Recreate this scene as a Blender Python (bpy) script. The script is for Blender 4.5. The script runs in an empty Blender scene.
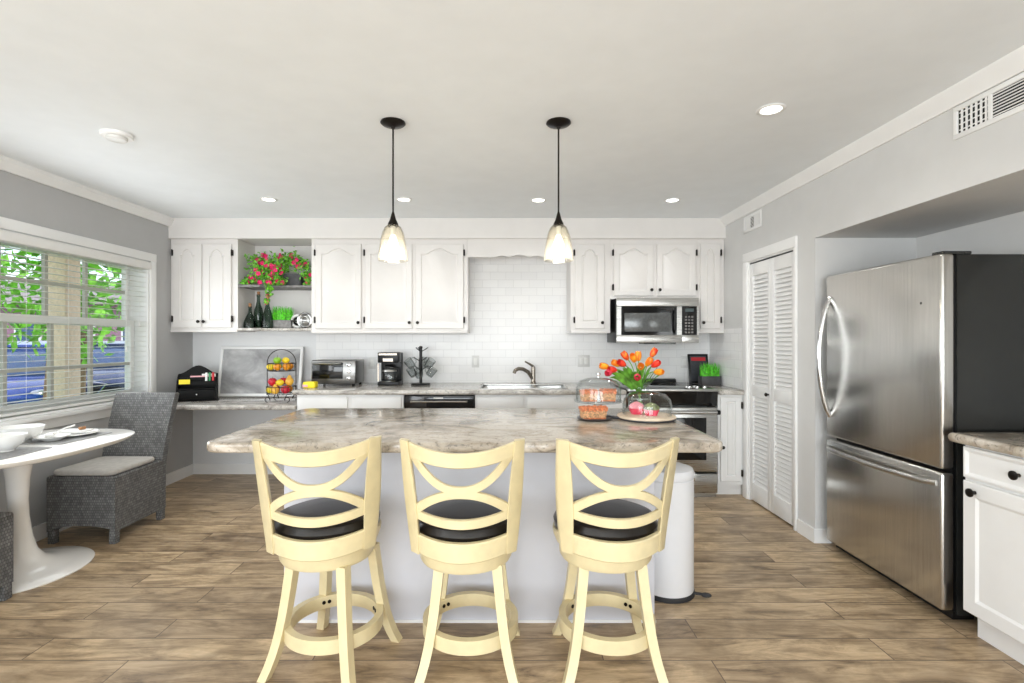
import bpy, bmesh, math, random
from mathutils import Vector, Matrix
S = bpy.context.scene
COL = S.collection
PI = math.pi
rnd = random.Random(7)

# ------------------------------------------------------------------ camera
cd = bpy.data.cameras.new('camera')
cam = bpy.data.objects.new('camera', cd)
COL.objects.link(cam)
cam.location = (0, 0, 1.32)
cam.rotation_euler = (PI / 2, 0, 0)
cd.lens = 18.0
cd.sensor_width = 36.0
cd.shift_x = 0.0068
cd.shift_y = -0.0015
cd.clip_start = 0.05
cd.clip_end = 200
S.camera = cam

# ------------------------------------------------------------------ light
S.view_settings.view_transform = 'Standard'
S.view_settings.look = 'None'
S.view_settings.gamma = 1
S.view_settings.use_curve_mapping = False
S.view_settings.exposure = 0.1
S.cycles.max_bounces = 12
S.cycles.diffuse_bounces = 6
S.cycles.glossy_bounces = 6
S.cycles.transparent_max_bounces = 24
S.cycles.sample_clamp_indirect = 6.0
S.cycles.caustics_reflective = False
S.cycles.caustics_refractive = False

w = bpy.data.worlds.new('sky')
S.world = w
w.use_nodes = True
nt = w.node_tree
bg = nt.nodes['Background']
sky = nt.nodes.new('ShaderNodeTexSky')
sky.sky_type = 'NISHITA'
sky.sun_disc = False
sky.sun_elevation = math.radians(48)
sky.sun_rotation = math.radians(60)
mixw = nt.nodes.new('ShaderNodeMix')
mixw.data_type = 'RGBA'
mixw.inputs[0].default_value = 0.45
nt.links.new(sky.outputs[0], mixw.inputs[6])
mixw.inputs[7].default_value = (6.0, 6.2, 6.6, 1)
nt.links.new(mixw.outputs[2], bg.inputs[0])
bg.inputs[1].default_value = 0.32


def light(name, kind, loc, power, rot=(0, 0, 0), color=(1, 1, 1), **kw):
    l = bpy.data.lights.new(name, kind)
    l.energy = power
    l.color = color
    for k, v in kw.items():
        setattr(l, k, v)
    o = bpy.data.objects.new(name, l)
    COL.objects.link(o)
    o.location = loc
    o.rotation_euler = rot
    return o


light('sunlight', 'SUN', (-8, 2, 9), 1.8, (math.radians(38), math.radians(18), 0), (1, .96, .9), angle=0.02)
# large fill light added behind the camera, at an invented rear opening
light('rear_door_daylight', 'AREA', (-0.5, -3.42, 1.15), 245, (PI / 2 + .55, 0, 0), (.92, .965, 1),
      shape='RECTANGLE', size=4.8, size_y=2.1)
# second added fill light, at an invented left wall opening out of view
light('side_fill_light', 'AREA', (-3.02, -1.2, 1.4), 60, (PI / 2, 0, -PI / 2), (.97, .985, 1),
      shape='RECTANGLE', size=2.4, size_y=1.4)
# daylight through the dining window
light('dining_window_daylight', 'AREA', (-3.0, 3.4, 1.42), 16, (PI / 2, 0, -PI / 2), (.95, .98, 1),
      shape='RECTANGLE', size=1.9, size_y=1.0)

# ------------------------------------------------------------------ materials


def lin(c):
    return tuple(((x / 255) / 12.92 if x / 255 <= .04045 else ((x / 255 + .055) / 1.055) ** 2.4) for x in c) + (1.0,)


class NT:
    def __init__(self, name):
        self.m = bpy.data.materials.new(name)
        self.m.use_nodes = True
        self.t = self.m.node_tree
        self.b = self.t.nodes['Principled BSDF']
        self.o = self.t.nodes['Material Output']

    def n(self, typ, **kw):
        nd = self.t.nodes.new('ShaderNode' + typ)
        for k, v in kw.items():
            setattr(nd, k, v)
        return nd

    def l(self, a, b):
        self.t.links.new(a, b)

    def coord(self, scale=(1, 1, 1), rot=(0, 0, 0), loc=(0, 0, 0)):
        tc = self.n('TexCoord')
        mp = self.n('Mapping')
        mp.inputs['Scale'].default_value = scale
        mp.inputs['Rotation'].default_value = rot
        mp.inputs['Location'].default_value = loc
        self.l(tc.outputs['Object'], mp.inputs['Vector'])
        return mp.outputs[0]

    def noise(self, vec, scale, detail=4, rough=.55, dist=0):
        x = self.n('TexNoise')
        self.l(vec, x.inputs['Vector'])
        x.inputs['Scale'].default_value = scale
        x.inputs['Detail'].default_value = detail
        x.inputs['Roughness'].default_value = rough
        x.inputs['Distortion'].default_value = dist
        return x.outputs['Fac']

    def ramp(self, fac, stops):
        r = self.n('ValToRGB')
        self.l(fac, r.inputs[0])
        e = r.color_ramp.elements
        while len(e) < len(stops):
            e.new(.5)
        for el, (p, c) in zip(e, stops):
            el.position = p
            el.color = lin(c)
        return r.outputs[0]

    def mix(self, fac, a, b, mode='MIX'):
        x = self.n('Mix', data_type='RGBA', blend_type=mode)
        for sock, v in ((0, fac), (6, a), (7, b)):
            if hasattr(v, 'default_value'):
                self.l(v, x.inputs[sock])
            else:
                x.inputs[sock].default_value = v
        return x.outputs[2]

    def bump(self, h, strength=.2, dist=.005):
        x = self.n('Bump')
        x.inputs['Strength'].default_value = strength
        x.inputs['Distance'].default_value = dist
        self.l(h, x.inputs['Height'])
        self.l(x.outputs[0], self.b.inputs['Normal'])

    def set(self, **kw):
        for k, v in kw.items():
            self.b.inputs[k.replace('_', ' ')].default_value = v


def paint(name, c, rough=.5, metal=0.0, var=.05, nscale=6, bump=0, spec=None, coat=0):
    m = NT(name)
    v = m.coord()
    f = m.noise(v, nscale, 3)
    hi = tuple(min(255, x * (1 + var)) for x in c)
    lo = tuple(x * (1 - var) for x in c)
    m.l(m.ramp(f, [(.3, lo), (.7, hi)]), m.b.inputs['Base Color'])
    m.set(Roughness=rough, Metallic=metal)
    if spec is not None:
        m.b.inputs['Specular IOR Level'].default_value = spec
    if coat:
        m.b.inputs['Coat Weight'].default_value = coat
        m.b.inputs['Coat Roughness'].default_value = .08
    if bump:
        m.bump(m.noise(v, 120, 3), bump, .002)
    return m.m


def emis(name, c, strength):
    m = NT(name)
    f = m.noise(m.coord(), 3, 1)
    m.l(m.ramp(f, [(0, c), (1, c)]), m.b.inputs['Emission Color'])
    m.set(Emission_Strength=strength)
    m.b.inputs['Base Color'].default_value = lin(c)
    return m.m


def glass(name, tint=(253, 254, 254), edge=(222, 225, 225), ior=1.42, cloudy=0.0):
    """clear thin glass: see-through, darker where seen edge-on, with a fresnel gloss"""
    m = NT(name)
    tr = m.n('BsdfTransparent')
    lw = m.n('LayerWeight')
    lw.inputs['Blend'].default_value = .35
    m.l(m.ramp(lw.outputs['Facing'], [(.25, tint), (.95, edge)]), tr.inputs[0])
    gl = m.n('BsdfGlossy')
    gl.inputs['Roughness'].default_value = .04
    lf_ = m.n('LayerWeight')
    lf_.inputs['Blend'].default_value = .5
    pw = m.n('Math', operation='POWER')
    pw.inputs[1].default_value = 4.0
    m.l(lf_.outputs['Facing'], pw.inputs[0])
    fn = m.n('MapRange')
    m.l(pw.outputs[0], fn.inputs[0])
    fn.inputs[3].default_value = ((ior - 1) / (ior + 1)) ** 2
    fn.inputs[4].default_value = .7
    mx = m.n('MixShader')
    m.l(fn.outputs[0], mx.inputs[0])
    if cloudy:
        tl = m.n('BsdfTranslucent')
        tl.inputs[0].default_value = lin((250, 246, 236))
        m2 = m.n('MixShader')
        m2.inputs[0].default_value = cloudy
        m.l(tr.outputs[0], m2.inputs[1])
        m.l(tl.outputs[0], m2.inputs[2])
        m.l(m2.outputs[0], mx.inputs[1])
    else:
        m.l(tr.outputs[0], mx.inputs[1])
    m.l(gl.outputs[0], mx.inputs[2])
    m.l(mx.outputs[0], m.o.inputs[0])
    return m.m


def granite(name, c1, c2, c3, dark, sx=1.0):
    m = NT(name)
    v = m.coord((1.0 * sx, 1.7 * sx, 1.7 * sx), (0, 0, .5))
    n1 = m.noise(v, 2.6, 8, .65, 1.6)
    base = m.ramp(n1, [(.30, c1), (.47, c2), (.58, c3), (.72, c2)])
    n2 = m.noise(v, 9, 6, .7, 1.2)
    vein = m.n('MapRange')
    m.l(n2, vein.inputs[0])
    vein.inputs[1].default_value = .56
    vein.inputs[2].default_value = .72
    c = m.mix(vein.outputs[0], base, lin(dark))
    sp = m.noise(m.coord(), 75, 3, .7)
    k = m.n('MapRange')
    m.l(sp, k.inputs[0])
    k.inputs[1].default_value = .56
    k.inputs[2].default_value = .68
    k.inputs[3].default_value = 0
    k.inputs[4].default_value = .55
    c2_ = m.mix(k.outputs[0], c, lin(tuple(x * .8 for x in dark)))
    m.l(c2_, m.b.inputs['Base Color'])
    m.set(Roughness=.13)
    return m.m


def floor_mat():
    m = NT('wood_look_tile')
    v = m.coord((1, 1, 1), loc=(.35, .06, 0))
    br = m.n('TexBrick', offset=.37, offset_frequency=2, squash=1)
    m.l(v, br.inputs['Vector'])
    br.inputs['Color1'].default_value = (0, 0, 0, 1)
    br.inputs['Color2'].default_value = (1, 1, 1, 1)
    br.inputs['Mortar'].default_value = (0, 0, 0, 1)
    br.inputs['Scale'].default_value = 1
    br.inputs['Mortar Size'].default_value = .0026
    br.inputs['Mortar Smooth'].default_value = .1
    br.inputs['Brick Width'].default_value = 1.2
    br.inputs['Row Height'].default_value = .155
    rv = m.n('SeparateColor')
    m.l(br.outputs['Color'], rv.inputs[0])
    # per-plank shift of the grain
    cb = m.n('CombineXYZ')
    mul = m.n('Math', operation='MULTIPLY')
    mul.inputs[1].default_value = 37.0
    m.l(rv.outputs[0], mul.inputs[0])
    m.l(mul.outputs[0], cb.inputs[0])
    m.l(mul.outputs[0], cb.inputs[2])
    ad = m.n('VectorMath', operation='ADD')
    sc = m.coord((1.1, 7.0, 1))
    m.l(sc, ad.inputs[0])
    m.l(cb.outputs[0], ad.inputs[1])
    n1 = m.noise(ad.outputs[0], 2.2, 9, .72, 1.4)
    sc2 = m.coord((2.5, 4.0, 1))
    ad2 = m.n('VectorMath', operation='ADD')
    m.l(sc2, ad2.inputs[0])
    m.l(cb.outputs[0], ad2.inputs[1])
    n2 = m.noise(ad2.outputs[0], 1.6, 5, .6, .6)
    grain = m.ramp(n1, [(.28, (104, 88, 70)), (.41, (176, 155, 128)), (.54, (212, 190, 160)), (.72, (232, 213, 186))])
    blot = m.ramp(n2, [(.32, (166, 158, 148)), (.60, (255, 253, 248))])
    c = m.mix(.75, grain, blot, 'MULTIPLY')
    pl = m.ramp(rv.outputs[0], [(0, (206, 200, 194)), (1, (255, 250, 240))])
    c = m.mix(.8, c, pl, 'MULTIPLY')
    c = m.mix(br.outputs['Fac'], c, lin((104, 88, 72)))
    m.l(c, m.b.inputs['Base Color'])
    m.set(Roughness=.38)
    inv = m.n('Math', operation='SUBTRACT')
    inv.inputs[0].default_value = 1
    m.l(br.outputs['Fac'], inv.inputs[1])
    m.bump(inv.outputs[0], .35, .002)
    return m.m


def tile_mat():
    m = NT('white_subway_tile')
    v = m.coord(rot=(-PI / 2, 0, 0))
    br = m.n('TexBrick', offset=.5)
    tc = m.n('TexCoord')
    sp = m.n('SeparateXYZ')
    m.l(tc.outputs['Object'], sp.inputs[0])
    ad = m.n('Math', operation='ADD')
    m.l(sp.outputs[0], ad.inputs[0])
    m.l(sp.outputs[1], ad.inputs[1])
    cb = m.n('CombineXYZ')
    m.l(ad.outputs[0], cb.inputs[0])
    m.l(sp.outputs[2], cb.inputs[1])
    m.l(cb.outputs[0], br.inputs['Vector'])
    br.inputs['Color1'].default_value = lin((236, 236, 236))
    br.inputs['Color2'].default_value = lin((240, 240, 239))
    br.inputs['Mortar'].default_value = lin((222, 222, 222))
    br.inputs['Scale'].default_value = 1
    br.inputs['Mortar Size'].default_value = .0018
    br.inputs['Mortar Smooth'].default_value = .3
    br.inputs['Brick Width'].default_value = .153
    br.inputs['Row Height'].default_value = .0765
    m.l(br.outputs['Color'], m.b.inputs['Base Color'])
    m.set(Roughness=.16)
    m.b.inputs['Specular IOR Level'].default_value = .22
    inv = m.n('Math', operation='SUBTRACT')
    inv.inputs[0].default_value = 1
    m.l(br.outputs['Fac'], inv.inputs[1])
    m.bump(inv.outputs[0], .5, .002)
    return m.m


def wicker_mat():
    m = NT('grey_wicker')
    tc = m.n('TexCoord')
    sp = m.n('SeparateXYZ')
    m.l(tc.outputs['Object'], sp.inputs[0])
    ad = m.n('Math', operation='ADD')
    m.l(sp.outputs[0], ad.inputs[0])
    m.l(sp.outputs[1], ad.inputs[1])
    cb = m.n('CombineXYZ')
    m.l(ad.outputs[0], cb.inputs[0])
    m.l(sp.outputs[2], cb.inputs[1])
    br = m.n('TexBrick', offset=.5)
    m.l(cb.outputs[0], br.inputs['Vector'])
    br.inputs['Color1'].default_value = lin((100, 100, 100))
    br.inputs['Color2'].default_value = lin((136, 136, 135))
    br.inputs['Mortar'].default_value = lin((66, 66, 66))
    br.inputs['Scale'].default_value = 1
    br.inputs['Mortar Size'].default_value = .003
    br.inputs['Mortar Smooth'].default_value = 1.0
    br.inputs['Brick Width'].default_value = .015
    br.inputs['Row Height'].default_value = .017
    n = m.noise(m.coord((1, 1, .6)), 16, 3)
    c = m.mix(.7, br.outputs['Color'], m.ramp(n, [(.3, (205, 205, 205)), (.7, (255, 255, 255))]), 'MULTIPLY')
    m.l(c, m.b.inputs['Base Color'])
    m.set(Roughness=.55)
    inv = m.n('Math', operation='SUBTRACT')
    inv.inputs[0].default_value = 1
    m.l(br.outputs['Fac'], inv.inputs[1])
    m.bump(inv.outputs[0], .8, .004)
    return m.m


def steel_mat(name, c=(176, 174, 170), rough=.24, along=(60, 60, .8)):
    m = NT(name)
    n = m.noise(m.coord(along), 4, 3, .6)
    m.l(m.ramp(n, [(.3, tuple(x * .95 for x in c)), (.7, tuple(min(255, x * 1.04) for x in c))]), m.b.inputs['Base Color'])
    r = m.n('MapRange')
    m.l(n, r.inputs[0])
    r.inputs[3].default_value = rough * .85
    r.inputs[4].default_value = rough * 1.15
    m.l(r.outputs[0], m.b.inputs['Roughness'])
    m.set(Metallic=1.0)
    m.b.inputs['Anisotropic'].default_value = .4
    return m.m


M = {}
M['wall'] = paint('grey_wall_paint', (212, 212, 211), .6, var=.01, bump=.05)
M['wall_left'] = paint('backlit_left_wall_paint', (180, 180, 180), .6, var=.01, bump=.05)  # wall grey darkened to put the backlit shade into the colour
M['ceiling'] = paint('ceiling_paint', (236, 240, 243), .7, var=.008, bump=.06)
M['trim'] = paint('white_trim_paint', (236, 236, 235), .35, var=.008)
M['cab'] = paint('warm_white_cabinet_paint', (222, 219, 216), .33, var=.008)
M['cabwhite'] = paint('white_cabinet_paint', (232, 232, 231), .35, var=.008)
M['panel'] = paint('pale_grey_panel_paint', (208, 209, 216), .45, var=.01)
M['floor'] = floor_mat()
M['tile'] = tile_mat()
M['granite'] = granite('beige_granite', (108, 99, 86), (174, 162, 146), (206, 197, 184), (76, 70, 64))
M['granite_grey'] = granite('grey_granite', (124, 119, 112), (178, 173, 166), (212, 208, 202), (78, 75, 72), 1.5)
M['wicker'] = wicker_mat()
M['steel'] = steel_mat('stainless_steel', (206, 204, 200), .23)
M['steel_h'] = steel_mat('stainless_steel_brushed_across', (186, 185, 182), .28, (.8, .8, 60))
M['chrome'] = paint('polished_metal', (205, 205, 205), .12, 1.0, .02)
M['nickel'] = paint('brushed_nickel', (150, 142, 132), .25, 1.0, .04)
M['darksteel'] = paint('dark_appliance_side', (60, 61, 60), .14, .6, .04)
M['blackgloss'] = paint('black_gloss', (14, 14, 15), .08, 0, .1)
M['matteblack'] = paint('matte_black_wood', (12, 12, 12), .6, 0, .1, spec=.2)
M['black'] = paint('black_plastic', (16, 16, 17), .35, 0, .1, spec=.3)
M['blackmetal'] = paint('oil_rubbed_bronze', (34, 30, 27), .35, .7, .1)
M['wire'] = paint('dark_wire', (52, 48, 46), .4, .6, .1)
M['gap'] = paint('shadow_gap', (40, 40, 40), .8, 0, .1)
M['cream'] = paint('cream_painted_wood', (216, 202, 162), .36, 0, .03, 14)
M['leather'] = paint('black_leather', (26, 22, 19), .3, 0, .15, 20, bump=.15)
M['tulip_white'] = paint('white_lacquer', (238, 236, 232), .16, 0, .01)
M['china'] = paint('white_china', (240, 240, 238), .12, 0, .008)
M['cushion'] = paint('grey_cushion_fabric', (176, 172, 166), .85, 0, .05, 30, bump=.2)
M['placemat'] = paint('grey_woven_mat', (150, 150, 150), .8, 0, .1, 60, bump=.3)
M['glass'] = glass('clear_glass')
M['pane'] = glass('window_glass', (253, 254, 254), (240, 244, 244), 1.3)
M['mug'] = glass('mug_glass', (236, 238, 238), (160, 164, 164), 1.5)
M['bottle'] = glass('dark_bottle_glass', (150, 170, 158), (60, 74, 66), 1.5)
M['shade'] = glass('ribbed_clear_glass', (250, 248, 242), (206, 202, 194), 1.4, .07)
M['bulb'] = emis('lit_bulb', (255, 244, 226), 7)
M['led'] = emis('lit_downlight', (255, 252, 244), 6)
M['blind'] = paint('white_blind_slat', (232, 231, 228), .4, 0, .01)
M['muntin'] = paint('backlit_window_bar_paint', (186, 184, 176), .5, 0, .03)  # bar colour greyed to paint in their look against the daylight
M['board'] = NT('grey_chalkboard').m
M['cork'] = paint('cork', (172, 124, 84), .8, 0, .15, 60)
M['label'] = paint('white_label', (235, 235, 232), .6, 0, .02)
M['yellow'] = paint('yellow_paper', (244, 222, 40), .5, 0, .03)
M['red'] = paint('red_card', (196, 34, 44), .5, 0, .05)
M['pink'] = paint('pink_card', (236, 176, 182), .5, 0, .04)
M['green'] = paint('green_plastic', (46, 140, 84), .4, 0, .05)
M['leaf'] = paint('leaf_green', (96, 160, 44), .5, 0, .35, 40)
M['leafdark'] = paint('tulip_leaf_green', (106, 160, 58), .45, 0, .25, 25)
M['grassm'] = paint('bright_grass', (92, 196, 42), .5, 0, .3, 60)
M['petal'] = paint('magenta_petal', (226, 36, 104), .5, 0, .2, 60)
M['zinc'] = paint('grey_metal_planter', (120, 118, 116), .5, .3, .15, 30)
M['darkpot'] = paint('dark_grey_planter', (62, 62, 64), .6, 0, .15, 30)
M['cake'] = paint('orange_glazed_crumb', (196, 114, 72), .6, 0, .25, 90, bump=.5)
M['cakein'] = paint('nutty_crumb', (196, 152, 112), .7, 0, .3, 120, bump=.5)
M['woodboard'] = paint('pale_wood', (226, 208, 184), .45, 0, .06, 25)
M['slate'] = paint('dark_slate', (58, 60, 66), .4, 0, .1, 30)
M['pinkwrap'] = paint('hot_pink_wrapper', (232, 62, 96), .5, 0, .08, 40)
M['frost'] = paint('pink_frosting', (240, 150, 160), .5, 0, .1, 50)
M['choc'] = paint('green_and_brown_frosting', (104, 110, 70), .5, 0, .5, 70)
M['rubber'] = paint('dark_rubber', (38, 38, 40), .6, 0, .1)
M['canwhite'] = paint('white_enamel', (228, 229, 232), .25, 0, .01)
M['stucco'] = paint('tan_stucco', (240, 216, 194), .8, 0, .05, 40, bump=.3)
M['asphalt'] = paint('pale_asphalt', (170, 168, 164), .9, 0, .1, 8)
M['lawn'] = paint('lawn_green', (120, 160, 70), .9, 0, .3, 12)
M['carblue'] = paint('blue_car_paint', (34, 70, 160), .2, .3, .05, coat=.8)
M['carnavy'] = paint('navy_car_paint', (44, 58, 98), .2, .3, .05, coat=.8)
M['carglass'] = paint('car_window', (58, 82, 118), .06, .4, .1)
M['housewall'] = paint('mauve_house_wall', (150, 112, 130), .8, 0, .1, 10)
M['bark'] = paint('bark', (120, 96, 74), .8, 0, .2, 20)
M['treeleaf'] = paint('tree_leaf', (118, 178, 58), .6, 0, .4, 8)
M['rooftile'] = paint('grey_roof_shingle', (150, 140, 138), .8, 0, .15, 20)
M['chipwhite'] = paint('socket_white', (218, 218, 216), .3, 0, .01)

_m = NT('chalk_dust_board')
_v = _m.coord((1, 1, 1.4))
_m.l(_m.ramp(_m.noise(_v, 3.2, 5, .6, .5), [(.3, (126, 126, 127)), (.5, (164, 164, 165)), (.7, (206, 206, 206))]), _m.b.inputs['Base Color'])
_m.set(Roughness=.55)
M['board'] = _m.m

# ------------------------------------------------------------------ mesh builder


def wloc(o):
    p = Vector((0, 0, 0))
    while o is not None:
        p += o.location
        o = o.parent
    return p


class MB:
    def __init__(self):
        self.v, self.f, self.m = [], [], []
        self.mi = 0

    def add(self, vs, fs):
        b = len(self.v)
        self.v += [Vector(p) for p in vs]
        for f in fs:
            self.f.append(tuple(b + i for i in f))
            self.m.append(self.mi)
        return self

    def box(self, x0, x1, y0, y1, z0, z1, bev=0, seg=2):
        if bev <= 0:
            vs = [(x, y, z) for z in (z0, z1) for y in (y0, y1) for x in (x0, x1)]
            return self.add(vs, [(0, 2, 3, 1), (4, 5, 7, 6), (0, 1, 5, 4), (2, 6, 7, 3), (0, 4, 6, 2), (1, 3, 7, 5)])
        bm = bmesh.new()
        bmesh.ops.create_cube(bm, size=1)
        for v in bm.verts:
            v.co = Vector(((x0 + x1) / 2 + v.co.x * (x1 - x0), (y0 + y1) / 2 + v.co.y * (y1 - y0), (z0 + z1) / 2 + v.co.z * (z1 - z0)))
        bmesh.ops.bevel(bm, geom=bm.edges[:], offset=bev, segments=seg, profile=.5, affect='EDGES')
        bm.verts.index_update()
        self.add([v.co.copy() for v in bm.verts], [[v.index for v in f.verts] for f in bm.faces])
        bm.free()
        return self

    def rings(self, rings, close=True, cap0=True, cap1=True):
        n = len(rings[0])
        vs = [p for r in rings for p in r]
        fs = []
        for i in range(len(rings) - 1):
            for j in range(n if close else n - 1):
                k = (j + 1) % n
                fs.append((i * n + j, i * n + k, (i + 1) * n + k, (i + 1) * n + j))
        if cap0:
            fs.append(tuple(range(n - 1, -1, -1)))
        if cap1:
            fs.append(tuple((len(rings) - 1) * n + j for j in range(n)))
        return self.add(vs, fs)

    def lathe(self, prof, c=(0, 0, 0), seg=24, axis='Z', sx=1, sy=1, cap=True):
        rs = []
        for r, h in prof:
            ring = []
            for j in range(seg):
                a = 2 * PI * j / seg
                x, y = r * math.cos(a) * sx, r * math.sin(a) * sy
                if axis == 'Z':
                    p = (c[0] + x, c[1] + y, c[2] + h)
                elif axis == 'Y':
                    p = (c[0] + x, c[1] + h, c[2] + y)
                else:
                    p = (c[0] + h, c[1] + x, c[2] + y)
                ring.append(p)
            rs.append(ring)
        return self.rings(rs, True, cap, cap)

    def ell(self, c, rx, ry, rz, seg=14, n=9):
        rs = []
        for i in range(n + 1):
            t = -PI / 2 + PI * i / n
            k = max(math.cos(t), .02)
            rs.append([(c[0] + rx * k * math.cos(2 * PI * j / seg), c[1] + ry * k * math.sin(2 * PI * j / seg), c[2] + rz * math.sin(t)) for j in range(seg)])
        return self.rings(rs)

    def tube(self, pts, r, seg=8, closed=False, sq=1.0):
        pts = [Vector(p) for p in pts]
        n = len(pts)
        rr = r if isinstance(r, (list, tuple)) else [r] * n
        rings = []
        prev = None
        for i, p in enumerate(pts):
            if closed:
                t = (pts[(i + 1) % n] - pts[i - 1]).normalized()
            else:
                t = (pts[min(i + 1, n - 1)] - pts[max(i - 1, 0)]).normalized()
            if prev is None:
                up = Vector((0, 0, 1)) if abs(t.z) < .9 else Vector((1, 0, 0))
                a = t.cross(up).normalized()
            else:
                a = (prev - t * prev.dot(t)).normalized()
            prev = a
            b = t.cross(a).normalized()
            rings.append([p + a * rr[i] * math.cos(2 * PI * j / seg) + b * rr[i] * sq * math.sin(2 * PI * j / seg) for j in range(seg)])
        if closed:
            rings.append(rings[0])
            return self.rings(rings, True, False, False)
        return self.rings(rings)

    def prism(self, poly, a0, a1, plane='XY', bev=0, seg=3):
        """poly extruded along the axis normal to plane, rounded top/bottom edge by bev (inset along centroid direction normals)"""
        def P(u, v, h):
            return {'XY': (u, v, h), 'XZ': (u, h, v), 'YZ': (h, u, v)}[plane]
        if bev <= 0:
            return self.rings([[P(u, v, a0) for u, v in poly], [P(u, v, a1) for u, v in poly]])
        n = len(poly)

        def inset(d):
            out = []
            area = sum(poly[i][0] * poly[(i + 1) % n][1] - poly[(i + 1) % n][0] * poly[i][1] for i in range(n))
            sgn = 1 if area > 0 else -1
            for i in range(n):
                p0, p1, p2 = Vector(poly[i - 1]), Vector(poly[i]), Vector(poly[(i + 1) % n])
                e1, e2 = (p1 - p0).normalized(), (p2 - p1).normalized()
                n1, n2 = Vector((-e1.y, e1.x)) * sgn, Vector((-e2.y, e2.x)) * sgn
                nn = (n1 + n2)
                if nn.length < 1e-6:
                    nn = n1
                nn.normalize()
                k = d / max(.5, nn.dot(n1))
                out.append((p1.x + nn.x * k, p1.y + nn.y * k))
            return out
        rs = []
        for i in range(seg + 1):
            a = PI / 2 * i / seg
            rs.append([P(u, v, a0 + bev * (1 - math.sin(a))) for u, v in inset(bev * (1 - math.cos(a)))][:])
        rs = rs[::-1]
        # bottom: from inset to full
        bot = []
        top = []
        for i in range(seg + 1):
            a = PI / 2 * i / seg
            ins = inset(bev * (1 - math.sin(a)))
            bot.append([P(u, v, a0 + bev * (1 - math.cos(a))) for u, v in ins])
            top.append([P(u, v, a1 - bev * (1 - math.cos(a))) for u, v in ins])
        return self.rings(bot + top[::-1])

    def xf(self, mat):
        self.v = [mat @ p for p in self.v]
        return self

    def build(self, name, mats, parent=None, smooth=35, sub=0):
        me = bpy.data.meshes.new(name)
        off = wloc(parent) if parent is not None else Vector((0, 0, 0))
        me.from_pydata([tuple(p - off) for p in self.v], [], self.f)
        if not isinstance(mats, (list, tuple)):
            mats = [mats]
        for mm in mats:
            me.materials.append(mm)
        me.polygons.foreach_set('material_index', self.m)
        bm = bmesh.new()
        bm.from_mesh(me)
        bmesh.ops.recalc_face_normals(bm, faces=bm.faces[:])
        bm.to_mesh(me)
        bm.free()
        me.polygons.foreach_set('use_smooth', [True] * len(me.polygons))
        me.set_sharp_from_angle(angle=math.radians(smooth))
        me.update()
        o = bpy.data.objects.new(name, me)
        COL.objects.link(o)
        if parent is not None:
            o.parent = parent
        if sub:
            md = o.modifiers.new('smooth', 'SUBSURF')
            md.levels = sub
            md.render_levels = sub
        return o


def thing(name, label, cat, loc=(0, 0, 0), group=None):
    o = bpy.data.objects.new(name, None)
    o.empty_display_size = .05
    COL.objects.link(o)
    o.location = loc
    return tag(o, label, cat, group)


def tag(o, label, cat, group=None):
    o['label'] = label
    o['category'] = cat
    if group:
        o['group'] = group
    return o


def struct(o):
    o['kind'] = 'structure'
    return o


def rrect(x0, x1, y0, y1, r, n=6):
    out = []
    for cx, cy, a0 in ((x1 - r, y1 - r, 0), (x0 + r, y1 - r, PI / 2), (x0 + r, y0 + r, PI), (x1 - r, y0 + r, 1.5 * PI)):
        for i in range(n + 1):
            a = a0 + PI / 2 * i / n
            out.append((cx + r * math.cos(a), cy + r * math.sin(a)))
    return out


def superell(cx, cy, a, b, n=2.7, k=64):
    out = []
    for i in range(k):
        t = 2 * PI * i / k
        c, s = math.cos(t), math.sin(t)
        out.append((cx + a * math.copysign(abs(c) ** (2 / n), c), cy + b * math.copysign(abs(s) ** (2 / n), s)))
    return out


def P(x, y, D):
    return Vector(((x - 505) * D / 512, D, 1.32 - (y - 340) * D / 512))


# ------------------------------------------------------------------ room shell
XL, XR, YB, ZC = -3.08, 2.02, 5.05, 2.434
YR = -3.5
struct(MB().box(-3.3, 2.9, YR - .1, 5.2, -.12, 0).build('floor', M['floor']))
struct(MB().box(-3.3, 2.9, YR - .1, 5.2, ZC, ZC + .12).build('ceiling', M['ceiling']))
struct(MB().box(-3.3, 2.9, YB, YB + .15, 0, ZC).build('wall_back', paint('brightened_back_wall_paint', (224, 225, 226), .6, var=.01)))  # wall paint lightened to stand in for light under the desk
# left wall with dining window opening and an unseen opening added for fill light
WY0, WY1, WZ0, WZ1 = 2.30, 4.43, .82, 2.0
b = MB()
for (y0, y1, z0, z1) in ((YR, -2.4, 0, ZC), (-2.4, 0, 0, .7), (-2.4, 0, 2.1, ZC), (0, WY0, 0, ZC), (WY0, WY1, 0, WZ0), (WY0, WY1, WZ1, ZC), (WY1, YB, 0, ZC)):
    b.box(XL - .2, XL, y0, y1, z0, z1)
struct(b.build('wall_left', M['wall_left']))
# right wall: pantry doorway and refrigerator recess
PY0, PY1, PZ = 3.56, 4.245, 1.965
NY, NZ, NX, NY0 = 3.336, 1.985, 2.68, .2
b = MB()
for (y0, y1, z0, z1) in ((PY1, YB, 0, ZC), (PY0, PY1, PZ, ZC), (NY, PY0, 0, ZC), (NY0, NY, NZ, ZC), (YR, NY0, 0, ZC)):
    b.box(XR, XR + .1, y0, y1, z0, z1)
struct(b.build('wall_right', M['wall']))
b = MB()
b.box(XR + .1, NX + .1, NY, NY + .1, 0, ZC)
b.box(NX, NX + .1, NY0 - .1, NY, 0, ZC)
b.box(XR + .1, NX, NY0 - .1, NY0, 0, ZC)
b.box(XR + .1, NX, NY0, NY, NZ, NZ + .1)
struct(b.build('wall_recess', M['wall']))
struct(MB().box(XR + .5, XR + .55, NY + .1, 5.05, 0, ZC).build('wall_pantry', M['wall']))
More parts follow.
